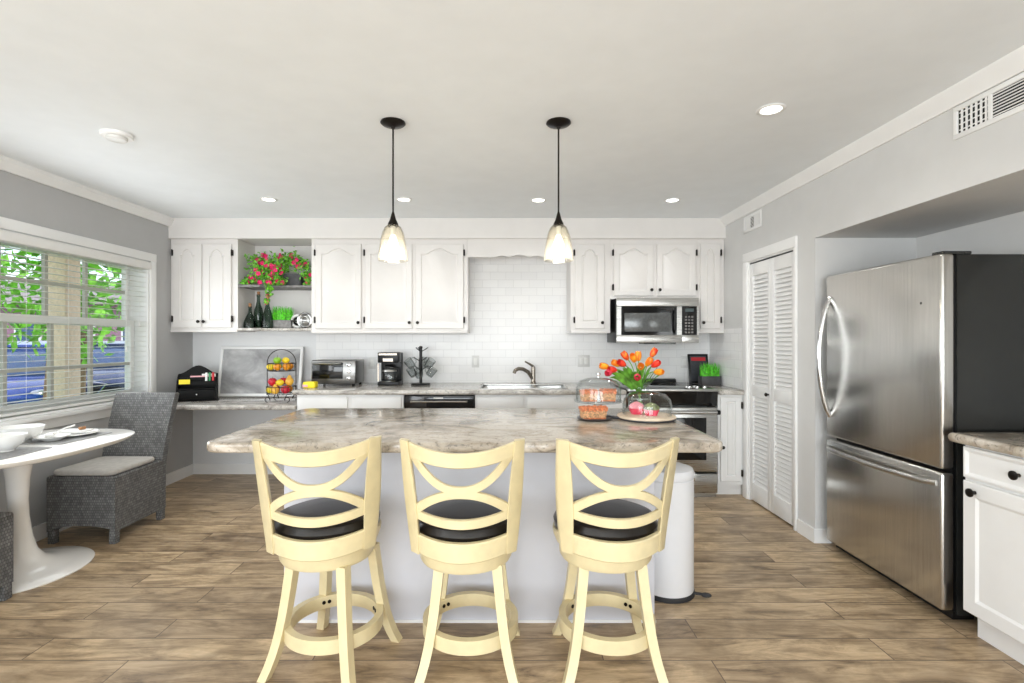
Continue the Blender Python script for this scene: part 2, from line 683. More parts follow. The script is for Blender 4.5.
# unseen rear wall, its wide opening added to let fill light in
b = MB()
b.box(-3.07, -2.95, YR - .1, YR, 0, ZC).box(1.95, 2.02, YR - .1, YR, 0, ZC).box(-2.95, 1.95, YR - .1, YR, 2.25, ZC)
struct(b.build('wall_rear', M['wall']))
# soffit
struct(MB().box(XL, XR, 4.685, YB, 2.249, ZC).build('ceiling_soffit', M['cab']))
# crown
b = MB()
prof = [(0, 0), (.012, 0), (.02, .02), (.055, .055), (.06, .07), (0, .07)]
pr = [(XR - u, ZC - .07 + v) for u, v in prof]
b.prism(pr, YR, 4.685, 'XZ')
struct(b.build('trim_1', M['trim']))
b = MB()
pr = [(XL + u, ZC - .075 + v * .075 / .07) for u, v in [(0, 0), (.015, 0), (.05, .045), (.05, .07), (0, .07)]]
b.prism(pr, YR, 4.685, 'XZ')
struct(b.build('trim_2', M['trim']))
# baseboards
struct(MB().box(XL, -1.75, YB - .015, YB, 0, .10).build('baseboard_back', M['trim']))
struct(MB().box(XL, XL + .015, YR, YB - .015, 0, .10).build('baseboard_left', M['trim']))
struct(MB().box(XR - .012, XR, NY + .0, PY0 - .04, 0, .09).box(XR - .012, XR + .1, NY - .012, NY, 0, .09).build('baseboard_right', M['trim']))
# pantry casing + doors
b = MB()
b.box(XR - .018, XR, PY1, PY1 + .075, 0, PZ, .004).box(XR - .018, XR, PY0 - .03, PY0, 0, PZ, .004).box(XR - .0185, XR, PY0 - .03, PY1 + .075, PZ, PZ + .075, .004)
struct(b.build('trim_3', M['trim']))
d = struct(MB().box(XR - .004, XR + .1, PY0, PY0 + .012, 0, PZ).box(XR - .004, XR + .1, PY1 - .012, PY1, 0, PZ).box(XR - .002, XR + .1, PY0, PY1, PZ - .012, PZ).build('door_1', M['trim']))


def louver_door(y0, y1, parent):
    o = MB()
    x0, x1 = XR + .005, XR + .035
    st = .045
    z0, z1 = .012, PZ - .022
    o.box(x0, x1, y0, y0 + st, z0, z1, .003).box(x0, x1, y1 - st, y1, z0, z1, .003)
    zs = [(z0, z0 + .14), (.86, .95), (z1 - .10, z1)]
    for a, c in zs:
        o.box(x0, x1, y0 + st - .004, y1 - st + .004, a, c, .003)
    for a, c in ((z0 + .14, .86), (.95, z1 - .10)):
        n = int((c - a) / .033)
        for i in range(n):
            z = a + (i + .5) * (c - a) / n
            h, t = .018, .0035
            poly = [(x0 + .006, z - h), (x0 + .006 + .004, z - h - t), (x1 - .002, z + h - t), (x1 - .006, z + h)]
            # slat slopes down towards the room
            o.prism(poly, y0 + st - .003, y1 - st + .003, 'XZ')
    return o.build('louver_panel', M['cabwhite'], parent)


ym = (PY0 + PY1) / 2
louver_door(PY0 + .014, ym - .002, d)
lp = louver_door(ym + .002, PY1 - .014, d)
kb = MB().lathe([(.006, 0), (.006, .012), (.014, .018), (.015, .026), (.009, .032)], (0, 0, 0), 16, 'X')
kb.xf(Matrix.Translation((XR + .007, ym + .03, .90)) @ Matrix.Scale(-1, 4, (1, 0, 0))).build('knob', M['blackmetal'], lp)
# closet track gap strip above the louver doors
struct(MB().box(XR + .004, XR + .05, PY0, PY1, PZ - .021, PZ - .013).build('trim_4', M['gap']))

# backsplash
b = MB().box(-1.86, XR, YB - .008, YB, .90, 1.42).box(-.35, .62, YB - .008, YB, 1.42, 2.249)
b.box(XR - .008, XR, 4.36, YB - .008, .90, 1.42)
struct(b.build('wall_tile', M['tile']))

# ------------------------------------------------------------------ dining window
wf = MB()
X0, X1 = XL - .2, XL
# jamb liner
wf.box(X0, X1, WY1 - .015, WY1, WZ0, WZ1).box(X0, X1, WY0, WY0 + .015, WZ0, WZ1).box(X0, X1, WY0, WY1, WZ1 - .015, WZ1).box(X0, X1, WY0, WY1, WZ0, WZ0 + .015)
win = struct(wf.build('window_1', M['trim']))
cs = MB().box(X1, X1 + .018, WY1, WY1 + .07, WZ0 - .02, WZ1 + .07, .004).box(X1, X1 + .018, WY0 - .07, WY0, WZ0 - .02, WZ1 + .07, .004).box(X1, X1 + .02, WY0 - .07, WY1 + .07, WZ1, WZ1 + .07, .004)
cs.build('casing', M['trim'], win)
MB().box(X1 - .1, X1 + .06, WY0 - .09, WY1 + .09, WZ0 - .025, WZ0 + .005, .006).build('sill', M['trim'], win)
MB().box(X1, X1 + .018, WY0 - .07, WY1 + .07, WZ0 - .095, WZ0 - .025, .004).build('apron', M['trim'], win)


def sash(x, y0, y1, z0, z1, ystops, zstop, bot):
    s = MB()
    t, f = .018, .045
    s.box(x - t, x + t, y0, y0 + f, z0, z1).box(x - t, x + t, y1 - f, y1, z0, z1)
    s.box(x - t, x + t, y0 + f, y1 - f, z1 - .05, z1).box(x - t, x + t, y0 + f, y1 - f, z0, z0 + bot)
    so = s.build('sash', M['trim'], win)
    g = MB()
    for yy in ystops:
        g.box(x - .012, x + .012, yy - .013, yy + .013, z0 + bot, z1 - .05)
    for a, c in zip([y0 + f] + [q + .013 for q in ystops], [q - .013 for q in ystops] + [y1 - f]):
        g.box(x - .0121, x + .0121, a, c, zstop - .012, zstop + .012)
    g.build('muntins', M['muntin'], so)
    MB().box(x - .002, x + .002, y0 + f, y1 - f, z0 + bot, z1 - .05).build('pane', M['pane'], so)
    return so


ys = [2.60, 2.93, 3.27, 3.61, 3.955]
sash(XL - .165, WY0 + .015, WY1 - .03, 1.43, WZ1 - .015, ys, 1.724, .06)
sash(XL - .125, WY0 + .015, WY1 - .03, WZ0 + .015, 1.49, ys, 1.12, .065)

bl = thing('window_blind', 'white horizontal slat blind, fully lowered and open, in the dining window', 'blind', (XL - .03, 3.4, WZ1))
MB().box(XL - .06, XL + .035, WY0 + .02, WY1 - .018, WZ1 - .075, WZ1 - .012, .006).build('valance', M['blind'], bl)
sl = MB()
nsl = 25
for i in range(nsl):
    z = .885 + i * (WZ1 - .10 - .885) / (nsl - 1)
    sl.prism([(XL - .054, z - .001), (XL - .032, z), (XL - .010, z - .001), (XL - .010, z + .0006), (XL - .032, z + .0016), (XL - .054, z + .0006)], WY0 + .022, WY1 - .02, 'XZ')
sl.build('slats', M['blind'], bl)
MB().box(XL - .058, XL - .008, WY0 + .022, WY1 - .02, .845, .862, .003).build('bottom_rail', M['blind'], bl)
for yy in (2.5, 3.05, 3.30, 3.62, 4.22):
    MB().tube([(XL - .006, yy, .85), (XL - .006, yy, WZ1 - .07)], .0009, 5).build('ladder_cord', M['blind'], bl)
c = MB().tube([(XL + .004, 4.31, WZ1 - .07), (XL + .004, 4.31, 1.48)], .0015, 5).lathe([(.003, 0), (.007, -.03), (.006, -.045)], (XL + .004, 4.31, 1.48), 10)
c.build('pull_cord', M['blind'], bl)
c = MB().tube([(XL + .004, 4.16, WZ1 - .07), (XL + .004, 4.16, 1.27)], .0015, 5).lathe([(.003, 0), (.007, -.03), (.006, -.045)], (XL + .004, 4.16, 1.27), 10)
c.build('pull_cord', M['blind'], bl)

# ------------------------------------------------------------------ outside the window
struct(MB().box(-60, -3.31, -12, 40, -.4, -.15).build('ground', M['asphalt']))
struct(MB().box(-7.4, -3.32, -12, 12, -.149, -.12).build('ground_lawn', M['lawn']))
col = tag(MB().box(-4.07, -3.9, 4.54, 4.71, -.12, 2.6, .01).build('porch_column', M['stucco']), 'tan stucco porch column standing just outside the window', 'column')
# porch roof edge above
struct(MB().box(-4.65, -3.32, -1, 9, 2.6, 2.9).build('ceiling_porch', M['stucco']))


def car(label, loc, rot, paintm, emblem):
    t = thing('car', label, 'car', (0, 0, 0))
    W = .88
    body = MB()
    # side profile stations along x (front = +x): (x, z_low, z_top, halfwidth)
    st = [(-2.25, .35, .72, .70), (-2.15, .25, .86, .80), (-1.7, .2, .95, .86), (-.9, .2, .97, W), (.2, .2, .96, W), (1.0, .2, .92, W), (1.6, .2, .84, .86), (2.05, .24, .74, .80), (2.22, .34, .62, .68)]
    rings = []
    for x, zl, zt, hw in st:
        zm = (zl + zt) / 2
        rings.append([(x, -hw * .9, zl), (x, hw * .9, zl), (x, hw, zm - .1), (x, hw, zm + .12), (x, hw * .93, zt - .03), (x, hw * .8, zt), (x, -hw * .8, zt), (x, -hw * .93, zt - .03), (x, -hw, zm + .12), (x, -hw, zm - .1)])
    body.rings(rings)
    body.build('body', paintm, t, 40)
    gh = MB()
    sec = [(-1.95, .93, .93), (-1.2, 1.33, .93), (-.3, 1.42, .93), (.35, 1.36, .93), (1.2, .92, .91)]
    rings = []
    for x, zt, zb in sec:
        k = .62 if zt > 1.1 else .74
        rings.append([(x, -.80, zb - .02), (x, .80, zb - .02), (x, k, zt), (x, -k, zt)])
    gh.rings(rings)
    gh.build('windows', M['carglass'], t, 50)
    rf = MB()
    rings = []
    for x, z in ((-1.22, 1.335), (-.9, 1.40), (-.3, 1.435), (.1, 1.42), (.38, 1.365)):
        rings.append([(x, -.60, z - .015), (x, .60, z - .015), (x, .55, z + .022), (x, -.55, z + .022)])
    rf.rings(rings)
    for s in (-1, 1):
        rf.tube([(-1.22, s * .61, 1.33), (-1.95, s * .79, .93)], .04, 6)
        rf.tube([(.35, s * .62, 1.36), (1.2, s * .77, .92)], .035, 6)
        rf.tube([(-.4, s * .64, 1.40), (-.4, s * .81, .93)], .03, 6)
        rf.tube([(-1.2, s * .61, 1.33), (-.3, s * .63, 1.42), (.38, s * .61, 1.36)], .03, 6)
    rf.build('roof', paintm, t)
    for x in (-1.4, 1.4):
        for s in (-1, 1):
            wh = MB().lathe([(.18, -.1), (.31, -.1), (.33, -.08), (.33, .08), (.31, .1), (.18, .1)], (x, s * .80, .33), 24, 'Y').build('wheel', M['rubber'], t)
            MB().lathe([(.05, -.012), (.2, -.006), (.2, .006), (.05, .012)], (x, s * .905, .33), 18, 'Y').build('hubcap', M['chrome'], wh)
    for s in (-1, 1):
        MB().ell((2.06, s * .60, .66), .1, .17, .07).build('headlight', M['chrome'], t)
        MB().ell((.75, s * .98, 1.0), .08, .1, .06).build('mirror', paintm, t)
    MB().box(2.12, 2.235, -.45, .45, .36, .56, .03).build('grille', M['black'], t)
    if emblem:
        MB().tube([(2.25, -.2, .62), (2.26, 0, .32), (2.25, .2, .62), (2.255, 0, .66), (2.25, -.2, .62)], .02, 6).build('grille_trim', M['chrome'], t)
    t.location = loc
    t.rotation_euler = (0, 0, rot)
    return t


car('bright blue sedan parked outside beside the porch column, seen side on', (-8.55, 9.1, -.15), math.radians(-58), M['carblue'], False)
car('dark navy car parked outside facing the house, chrome V on its grille', (-9.3, 11.6, -.15), math.radians(-52), M['carnavy'], True)


def tree(label, loc, h, r, n, seed):
    t = thing('tree', label, 'tree', (0, 0, 0))
    rr = random.Random(seed)
    MB().tube([(0, 0, 0), (.08, .02, h * .45), (.0, .1, h * .75)], [.12, .09, .05], 8).build('trunk', M['bark'], t)
    lf = MB()
    for i in range(n):
        a, u = rr.uniform(0, 2 * PI), rr.uniform(-1, 1)
        q = rr.random() ** .4
        c = Vector((r * q * math.cos(a) * math.sqrt(1 - u * u), r * q * math.sin(a) * math.sqrt(1 - u * u), h * .68 + h * .36 * q * u))
        d = Vector((rr.uniform(-1, 1), rr.uniform(-1, 1), rr.uniform(-1, .4))).normalized()
        s = d.cross(Vector((rr.random(), rr.random(), 1))).normalized()
        L, Wd = rr.uniform(.14, .26), rr.uniform(.03, .06)
        lf.add([c - d * L / 2, c + s * Wd, c + d * L / 2, c - s * Wd], [(0, 1, 2, 3)])
    lf.build('foliage', M['treeleaf'], t)
    t.location = loc
    return t


tree('bushy bright green tree outside the window, left of the column', (-6.2, 6.98, -.15), 3.5, .85, 800, 3)
tree('small leafy green tree outside the window, right of the column', (-6.75, 8.02, -.15), 3.1, .72, 460, 5)
hs = thing('house', 'low mauve walled house across the street with pale roof and blue windows', 'house', (-24, 24, -.15))
MB().box(-31, -14, 23, 31, -.15, 2.9).build('wall', M['housewall'], hs)
MB().prism([(22.4, 2.9), (31.6, 2.9), (27, 4.4)], -31.5, -13.5, 'YZ').build('roof', M['rooftile'], hs)
for x in (-29, -26.6, -24, -21.4, -19, -16.6):
    f = MB().box(x - .6, x + .6, 22.93, 23.02, .7, 2.3, .01).build('window', M['trim'], hs)
    MB().box(x - .5, x + .5, 22.91, 22.95, .8, 2.2).build('pane', M['carglass'], f)

# ------------------------------------------------------------------ cabinet door builder


def contour(x0, x1, z0, z1, ins, arch, shoulder=.12, k=14):
    a, c = x0 + ins, x1 - ins
    zb = z0 + ins
    zs = z1 - arch - ins * (.75 if arch else 1)
    pts = [(a, zb), (c, zb), (c, zs)]
    if arch:
        for i in range(k + 1):
            t = shoulder + (1 - 2 * shoulder) * i / k
            x = c + (a - c) * t
            s = .5 - .5 * math.cos(2 * PI * i / k)
            q = 1 - 2 * i / k
            s = math.sqrt(max(0, 1 - q * q)) if x1 - x0 < .2 else s ** .75
            pts.append((x, zs + arch * s))
    else:
        pts += [(c + (a - c) * .33, zs), (c + (a - c) * .66, zs)]
    pts.append((a, zs))
    return pts


def door(parent, x0, x1, z0, z1, yf, arch=.05, fr=.05, name='door', mat=None, th=.02):
    """raised-panel door facing -Y, front at yf"""
    mat = mat or M['cab']
    b = MB()
    inner = contour(x0 + fr, x1 - fr, z0 + fr, z1 - fr * .8, 0, arch)
    n = len(inner)
    e = .004
    outer = [(x0 + e, z0 + e), (x1 - e, z0 + e), (x1 - e, z1 - e)] + [(p[0], z1 - e) for p in inner[3:-1]] + [(x0 + e, z1 - e)]
    outb = [(x0, z0), (x1, z0), (x1, z1)] + [(p[0], z1) for p in inner[3:-1]] + [(x0, z1)]
    rs = [[(u, yf + th, v) for u, v in outb], [(u, yf + e, v) for u, v in outb], [(u, yf, v) for u, v in outer], [(u, yf, v) for u, v in inner]]
    rs.append([(u, yf + .008, v) for u, v in contour(x0 + fr, x1 - fr, z0 + fr, z1 - fr * .8, .006, arch)])
    rs.append([(u, yf + .008, v) for u, v in contour(x0 + fr, x1 - fr, z0 + fr, z1 - fr * .8, .010, arch)])
    rs.append([(u, yf + .001, v) for u, v in contour(x0 + fr, x1 - fr, z0 + fr, z1 - fr * .8, .028 if x1 - x0 > .3 else .018, arch)])
    b.rings(rs)
    return b.build(name, mat, parent, 25)


def knob(parent, x, z, yf, name='knob', mat=None):
    b = MB().lathe([(.006, 0), (.006, .012), (.013, .017), (.015, .023), (.011, .030), (.003, .032)], (0, 0, 0), 16, 'Y')
    b.xf(Matrix.Translation((x, yf, z)) @ Matrix.Scale(-1, 4, (0, 1, 0)))
    return b.build(name, mat or M['blackmetal'], parent)


def hinge(parent, x, z, yf):
    b = MB().box(x - .008, x + .008, yf - .004, yf + .018, z - .026, z + .026, .002).tube([(x, yf - .005, z - .03), (x, yf - .005, z + .03)], .0045, 8)
    return b.build('hinge', M['blackmetal'], parent)


YF = 4.72      # face of upper cabinet boxes
YD = 4.70      # face of their doors


def ux(px):
    return (px - 505) * 4.70 / 512


def uz(py):
    return 1.32 - (py - 340) * 4.70 / 512


def upper(name, label, x0, x1, z0, z1, doors):
    t = thing(name, label, 'cabinet', ((x0 + x1) / 2, 4.88, z0))
    bx = MB().box(x0, x1, YF, YB - .001, z0, z1 - .001)
    bx.box(x0, x1, YF - .012, YF, z0 - .006, z0 + .018, .003)
    bx.build('body', M['cab'], t)
    for (a, c, za, zb, arch, kside, hside) in doors:
        dd = door(t, a, c, za, zb, YD, arch, .05 if c - a > .3 else (.062 if c - a > .22 else .05))
        kx = a + .022 if kside < 0 else c - .022
        knob(dd, kx, za + .055, YD)
        hx = a - .006 if hside < 0 else c + .006
        hinge(dd, hx, za + .08, YD)
        hinge(dd, hx, zb - .08, YD)
    return t


ZT = 2.249
zb0 = uz(332.5)
dz0, dz1 = uz(328.7), uz(244)
upper('wall_cabinet', 'two-door white wall cabinet in the left corner above the letter organizer', XL + .002, ux(236.7), uz(331.5), ZT,
      [(ux(172.8), ux(201.4), dz0 + .01, dz1, .055, 1, -1), (ux(202), ux(231), dz0 + .01, dz1, .055, -1, 1)])
upper('wall_cabinet', 'three-door white wall cabinet above the toaster oven and coffee maker', ux(310.7), ux(467.5), zb0, ZT,
      [(ux(315.3), ux(361), dz0, dz1, .05, 1, -1), (ux(364.8), ux(412), dz0, dz1, .05, 1, -1), (ux(415.4), ux(463.4), dz0, dz1, .05, -1, 1)])
upper('wall_cabinet', 'narrow one-door white wall cabinet between the sink valance and the microwave', ux(571), ux(610.5), zb0, ZT,
      [(ux(575), ux(604.5), dz0, dz1, .055, 1, -1)])
upper('wall_cabinet', 'short two-door white wall cabinet directly above the microwave', ux(610.6), ux(698), uz(298.5), ZT,
      [(ux(613.8), ux(653.6), uz(296), dz1, .05, 1, -1), (ux(657), ux(696), uz(296), dz1, .05, -1, 1)])
upper('wall_cabinet', 'narrow one-door white wall cabinet at the right end beside the pantry wall', ux(698.1), XR - .002, zb0, ZT,
      [(ux(700.5), ux(720.5), dz0, dz1, .055, -1, 1)])
# valance over the sink with scalloped lower edge
v0, v1 = ux(467.7), ux(570.8)
pts = [(v0, ZT - .001)]
zl = uz(257)
for i in range(61):
    t = i / 60
    x = v0 + (v1 - v0) * t
    z = zl
    q = abs(t - .5) / .5
    if .20 < q < .46:
        z = zl + .016 * math.sin((q - .20) / .26 * PI)
    elif q <= .20:
        z = zl + .022 * math.cos(q / .20 * PI / 2)
    pts.append((x, z))
pts.append((v1, ZT - .001))
struct(MB().prism(pts, YF - .01, YF + .01, 'XZ').build('trim_5', M['cab']))
# open shelves
nx0, nx1 = ux(236.7) + .001, ux(310.7) - .001
sh = thing('open_shelf', 'white open corner shelf unit with grey shelves between two wall cabinets', 'shelf', ((nx0 + nx1) / 2, 4.9, uz(331)))
MB().box(nx0, nx1, YB - .012, YB - .001, uz(331), ZT - .002).build('back_panel', M['cab'], sh)
for zt in (uz(284.3), uz(328)):
    poly = [(nx0 + .001, YB - .013), (nx0 + .001, YF - .005), (nx0 + .20, YF - .005), (nx0 + .27, YF + .05), (nx1 - .001, YF + .05), (nx1 - .001, YB - .013)]
    MB().prism(poly, zt - .024, zt, 'XY', .004).build('shelf_board', M['zinc'] if zt > 1.6 else M['granite_grey'], sh)

# ------------------------------------------------------------------ base cabinets, counters, desk
BF, BD = 4.32, 4.30     # box face, door face
ZK = .90                # counter height


def base(name, label, x0, x1, fronts):
    t = thing(name, label, 'cabinet', ((x0 + x1) / 2, 4.7, 0))
    bx = MB().box(x0, x0 + .018, BF, YB - .01, .10, ZK - .041).box(x1 - .018, x1, BF, YB - .01, .10, ZK - .041)
    bx.box(x0 + .018, x1 - .018, BF, BF + .018, .10, ZK - .041).box(x0 + .018, x1 - .018, YB - .022, YB - .01, .10, ZK - .041).box(x0 + .018, x1 - .018, BF + .018, YB - .022, .10, .118)
    bx.build('body', M['cabwhite'], t)
    MB().box(x0, x1, BF + .06, BF + .08, 0, .10).build('toe_kick', M['cabwhite'], t)
    for kind, a, c, za, zb, kx, kz in fronts:
        if kind == 'drawer':
            MB().box(a, c, BD, BF, za, zb, .004).build('drawer', M['cabwhite'], t)
            continue
        dd = door(t, a, c, za, zb, BD, 0, .045, kind, M['cabwhite'])
        knob(dd, kx, kz, BD)
        if kind == 'door':
            hx = a - .006 if kx > (a + c) / 2 else c + .006
            hinge(dd, hx, za + .07, BD)
            hinge(dd, hx, zb - .07, BD)
    return t


def fronts(x0, x1, n, drawers=True):
    out = []
    wd = (x1 - x0) / n
    for i in range(n):
        a, c = x0 + i * wd + .018, x0 + (i + 1) * wd - .018
        if drawers:
            out.append(('drawer', a, c, .70, .84, (a + c) / 2, .77))
            kx = c - .03 if i % 2 == 0 else a + .03
            out.append(('door', a, c, .13, .675, kx, .62))
        else:
            kx = c - .03 if i % 2 == 0 else a + .03
            out.append(('door', a, c, .13, .84, kx, .78))
    return out


base('base_cabinet', 'white base cabinet under the toaster oven, left of the dishwasher', -1.755, -.856, fronts(-1.755, -.856, 2))
base('base_cabinet', 'white sink base cabinet between the dishwasher and the range', -.252, 1.018, fronts(-.252, 1.018, 3))
base('base_cabinet', 'narrow white base cabinet between the range and the pantry', 1.795, XR - .002,
     [('door', 1.812, 1.985, .13, .84, 1.825, .42)])
ct = MB().prism(rrect(-1.785, 1.02, 4.275, YB - .009, .02), ZK - .04, ZK, 'XY', .016).build('countertop', M['granite_grey'])
# cut the sink opening into the counter with a boolean-free frame: rebuild as four strips
bpy.data.objects.remove(ct)
SX0, SX1, SY0, SY1 = -.215, .545, 4.42, 4.84
b = MB()
b.prism(rrect(-1.785, SX0, 4.275, YB - .009, .018), ZK - .04, ZK, 'XY', .015)
b.prism(rrect(SX1, 1.02, 4.275, YB - .009, .018), ZK - .04, ZK, 'XY', .015)
b.box(SX0 - .02, SX1 + .02, 4.275, SY0, ZK - .04, ZK, .014, 3)
b.box(SX0 - .02, SX1 + .02, SY1, YB - .009, ZK - .04, ZK, .004)
tag(b.build('countertop', M['granite_grey']), 'long grey granite countertop along the back wall with the sink in it', 'countertop')
tag(MB().prism(rrect(1.79, XR - .009, 4.275, YB - .009, .018), ZK - .04, ZK, 'XY', .015).build('countertop', M['granite_grey']),
    'short granite countertop between the range and the pantry wall', 'countertop')
ZD = .772
tag(MB().prism(rrect(XL + .001, -1.76, 4.29, YB - .016, .012), ZD - .04, ZD, 'XY', .01).build('desk_top', M['granite_grey']),
    'pale granite desk top in the left corner under the leaning board', 'desk')

# sink
sk = thing('kitchen_sink', 'stainless double bowl sink set into the granite counter below the faucet', 'sink', ((SX0 + SX1) / 2, 4.63, ZK - .2))
for a, c in ((SX0 + .004, .255), (.275, SX1 - .004)):
    b = MB()
    rs = []
    for z, ins in ((ZK - .01, 0), (ZK - .10, .008), (ZK - .165, .02), (ZK - .18, .05)):
        rs.append([(u, v, z) for u, v in rrect(a + ins, c - ins, SY0 + .004 + ins, SY1 - .004 - ins, .05)])
    for z, ins in ((ZK - .186, .045), (ZK - .165, .012), (ZK - .10, .003), (ZK - .01, -.003)):
        rs.append([(u, v, z) for u, v in rrect(a + ins, c - ins, SY0 + .004 + ins, SY1 - .004 - ins, .05)])
    n = len(rs[0])
    b.rings(rs[:4], True, False, True)
    b.build('bowl', M['steel_h'], sk)
MB().box(SX0 - .004, SX1 + .004, SY0 - .004, SY0 + .008, ZK - .012, ZK + .003, .002).box(SX0 - .004, SX1 + .004, SY1 - .008, SY1 + .004, ZK - .012, ZK + .003, .002).box(SX0 - .004, SX0 + .008, SY0, SY1, ZK - .012, ZK + .003, .002).box(SX1 - .008, SX1 + .004, SY0, SY1, ZK - .012, ZK + .003, .002).box(.25, .28, SY0, SY1, ZK - .02, ZK - .003, .002).build('rim', M['steel_h'], sk)
fc = thing('faucet', 'brushed nickel pull-out faucet with raised lever behind the sink', 'faucet', (.27, 4.90, ZK))
MB().lathe([(.03, 0), (.03, .008), (.024, .015), (.021, .03), (.021, .15), (.018, .165), (.006, .172)], (.27, 4.90, ZK), 20).build('base', M['nickel'], fc)
MB().tube([(.262, 4.895, ZK + .05), (.22, 4.87, ZK + .115), (.17, 4.84, ZK + .145), (.125, 4.81, ZK + .15), (.095, 4.79, ZK + .135), (.085, 4.782, ZK + .11)], [.017, .018, .018, .018, .017, .016], 14).build('spout', M['nickel'], fc)
MB().tube([(.27, 4.90, ZK + .168), (.235, 4.892, ZK + .19), (.19, 4.885, ZK + .215)], [.012, .010, .007], 10).build('lever', M['nickel'], fc)

# dishwasher
dw = thing('dishwasher', 'black dishwasher under the back counter between two base cabinets', 'dishwasher', (-.554, 4.68, 0))
MB().box(-.854, -.254, 4.345, YB - .02, .10, ZK - .042).box(-.85, -.258, 4.40, 4.42, 0, .10).build('body', M['black'], dw)
MB().box(-.848, -.26, 4.305, 4.344, .12, .745, .006).build('door', M['blackgloss'], dw)
cp = MB().box(-.848, -.26, 4.30, 4.344, .75, ZK - .047, .006).build('control_panel', M['blackgloss'], dw)
MB().box(-.60, -.52, 4.298, 4.3015, .825, .838).build('badge', M['label'], cp)
MB().tube([(-.79, 4.30, .805), (-.79, 4.275, .805), (-.32, 4.275, .805), (-.32, 4.30, .805)], .008, 8).build('handle', M['steel_h'], dw)

# range
rg = thing('range', 'stainless steel slide-in range with black oven window beside the pantry', 'range', (1.405, 4.66, 0))
r0, r1 = 1.025, 1.785
MB().box(r0, r1, 4.34, YB - .03, .02, ZK - .012).build('body', M['darksteel'], rg)
MB().box(r0, r1, 4.30, YB - .03, ZK - .011, ZK + .006, .003).build('cooktop', M['blackgloss'], rg)
MB().box(r0 + .0, r1 - .0, 4.285, 4.335, ZK - .012, ZK + .008, .004).build('front_lip', M['steel_h'], rg)
MB().prism([(4.955, ZK + .007), (5.015, ZK + .007), (5.015, ZK + .035), (4.985, ZK + .045), (4.955, ZK + .035)], r0 + .12, r1 - .13, 'YZ').build('vent_rail', M['black'], rg)
pn = MB().prism([(4.29, ZK - .014), (4.34, ZK - .014), (4.34, .765), (4.315, .765)], r0, r1, 'YZ').build('control_panel', M['blackgloss'], rg)
for i in range(5):
    x = r0 + .56 + (i % 3) * .065
    y = 4.40 + (i // 3) * .06
    MB().lathe([(.019, 0), (.018, .016), (.012, .02)], (x, y, ZK + .006), 14).build('control_knob', M['steel_h'], rg)
for cx, cy, rr in ((r0 + .2, 4.5, .09), (r0 + .2, 4.78, .07), (r0 + .5, 4.78, .09)):
    MB().lathe([(rr - .006, 0), (rr, .0008), (rr + .004, 0)], (cx, cy, ZK + .0055), 32, cap=False).build('burner_ring', M['zinc'], rg)
dr = MB().box(r0 + .004, r1 - .004, 4.285, 4.34, .215, .755, .008).build('oven_door', M['steel_h'], rg)
MB().box(r0 + .10, r1 - .10, 4.281, 4.287, .315, .67, .002).build('oven_window', M['blackgloss'], dr)
MB().tube([(r0 + .03, 4.235, .72), (r1 - .03, 4.235, .72)], .016, 12).box(r0 + .04, r0 + .06, 4.235, 4.29, .71, .73).box(r1 - .06, r1 - .04, 4.235, 4.29, .71, .73).build('oven_handle', M['steel_h'], dr)
for x in (r0 + .02, r1 - .02):
    MB().lathe([(.019, -.012), (.02, 0), (.019, .012)], (x, 4.235, .72), 12, 'X').build('handle_cap', M['black'], dr)
MB().box(r0 + .004, r1 - .004, 4.285, 4.34, .035, .20, .008).box(r0 + .01, r1 - .01, 4.31, 4.34, .0, .035).build('storage_drawer', M['steel_h'], rg)

# microwave
mw = thing('microwave', 'stainless over-the-range microwave under the short two-door cabinet', 'microwave', (1.37, 4.8, 1.29))
m0, m1, mz0, mz1, my = 1.004, 1.742, 1.295, 1.698, 4.60
MB().box(m0, m1, my + .03, YB - .012, mz0, mz1, .003).build('body', M['black'], mw)
MB().box(m0, m1, my, my + .03, mz1 - .075, mz1, .004).build('vent_band', M['steel_h'], mw)
fd = MB()
dx1 = m0 + .585
fd.box(m0, dx1, my, my + .03, mz0 + .0, mz0 + .07, .004).box(m0, m0 + .04, my, my + .03, mz0 + .07, mz1 - .077).box(dx1 - .045, dx1, my, my + .03, mz0 + .07, mz1 - .077).build('door', M['steel_h'], mw)
fdoor = MB().box(m0 + .04, dx1 - .045, my + .002, my + .03, mz0 + .07, mz1 - .077).build('door_glass', M['blackgloss'], mw)
MB().box(m0 + .07, dx1 - .1, my - .0005, my + .004, mz0 + .10, mz1 - .135, .0005).build('inner_screen', paint('microwave_screen', (96, 98, 98), .15, .3, .1, 40), fdoor)
MB().tube([(dx1 - .07, my + .005, mz0 + .09), (dx1 - .068, my - .03, mz0 + .12), (dx1 - .068, my - .032, mz1 - .13), (dx1 - .07, my + .005, mz1 - .10)], .009, 10).build('handle', M['blackgloss'], mw)
MB().box(dx1 + .001, m1, my, my + .03, mz0, mz0 + .07, .004).box(m1 - .018, m1, my, my + .03, mz0 + .07, mz1 - .077).build('panel_frame', M['steel_h'], mw)
kp = MB().box(dx1 + .001, m1 - .018, my + .001, my + .03, mz0 + .07, mz1 - .077).build('control_panel', M['blackgloss'], mw)
MB().box(dx1 + .03, m1 - .045, my - .0006, my + .003, mz1 - .125, mz1 - .095).build('display', paint('grey_display', (70, 82, 84), .2), kp)
bt = MB()
for i in range(6):
    for j in range(3):
        bt.box(dx1 + .028 + j * .028, dx1 + .046 + j * .028, my - .0006, my + .003, mz0 + .085 + i * .028, mz0 + .101 + i * .028)
bt.build('key_buttons', M['zinc'], kp)
MB().box(m0 + .25, m1 - .2, my + .02, my + .2, mz0 - .012, mz0 + .002).build('grease_filter', M['darksteel'], mw)

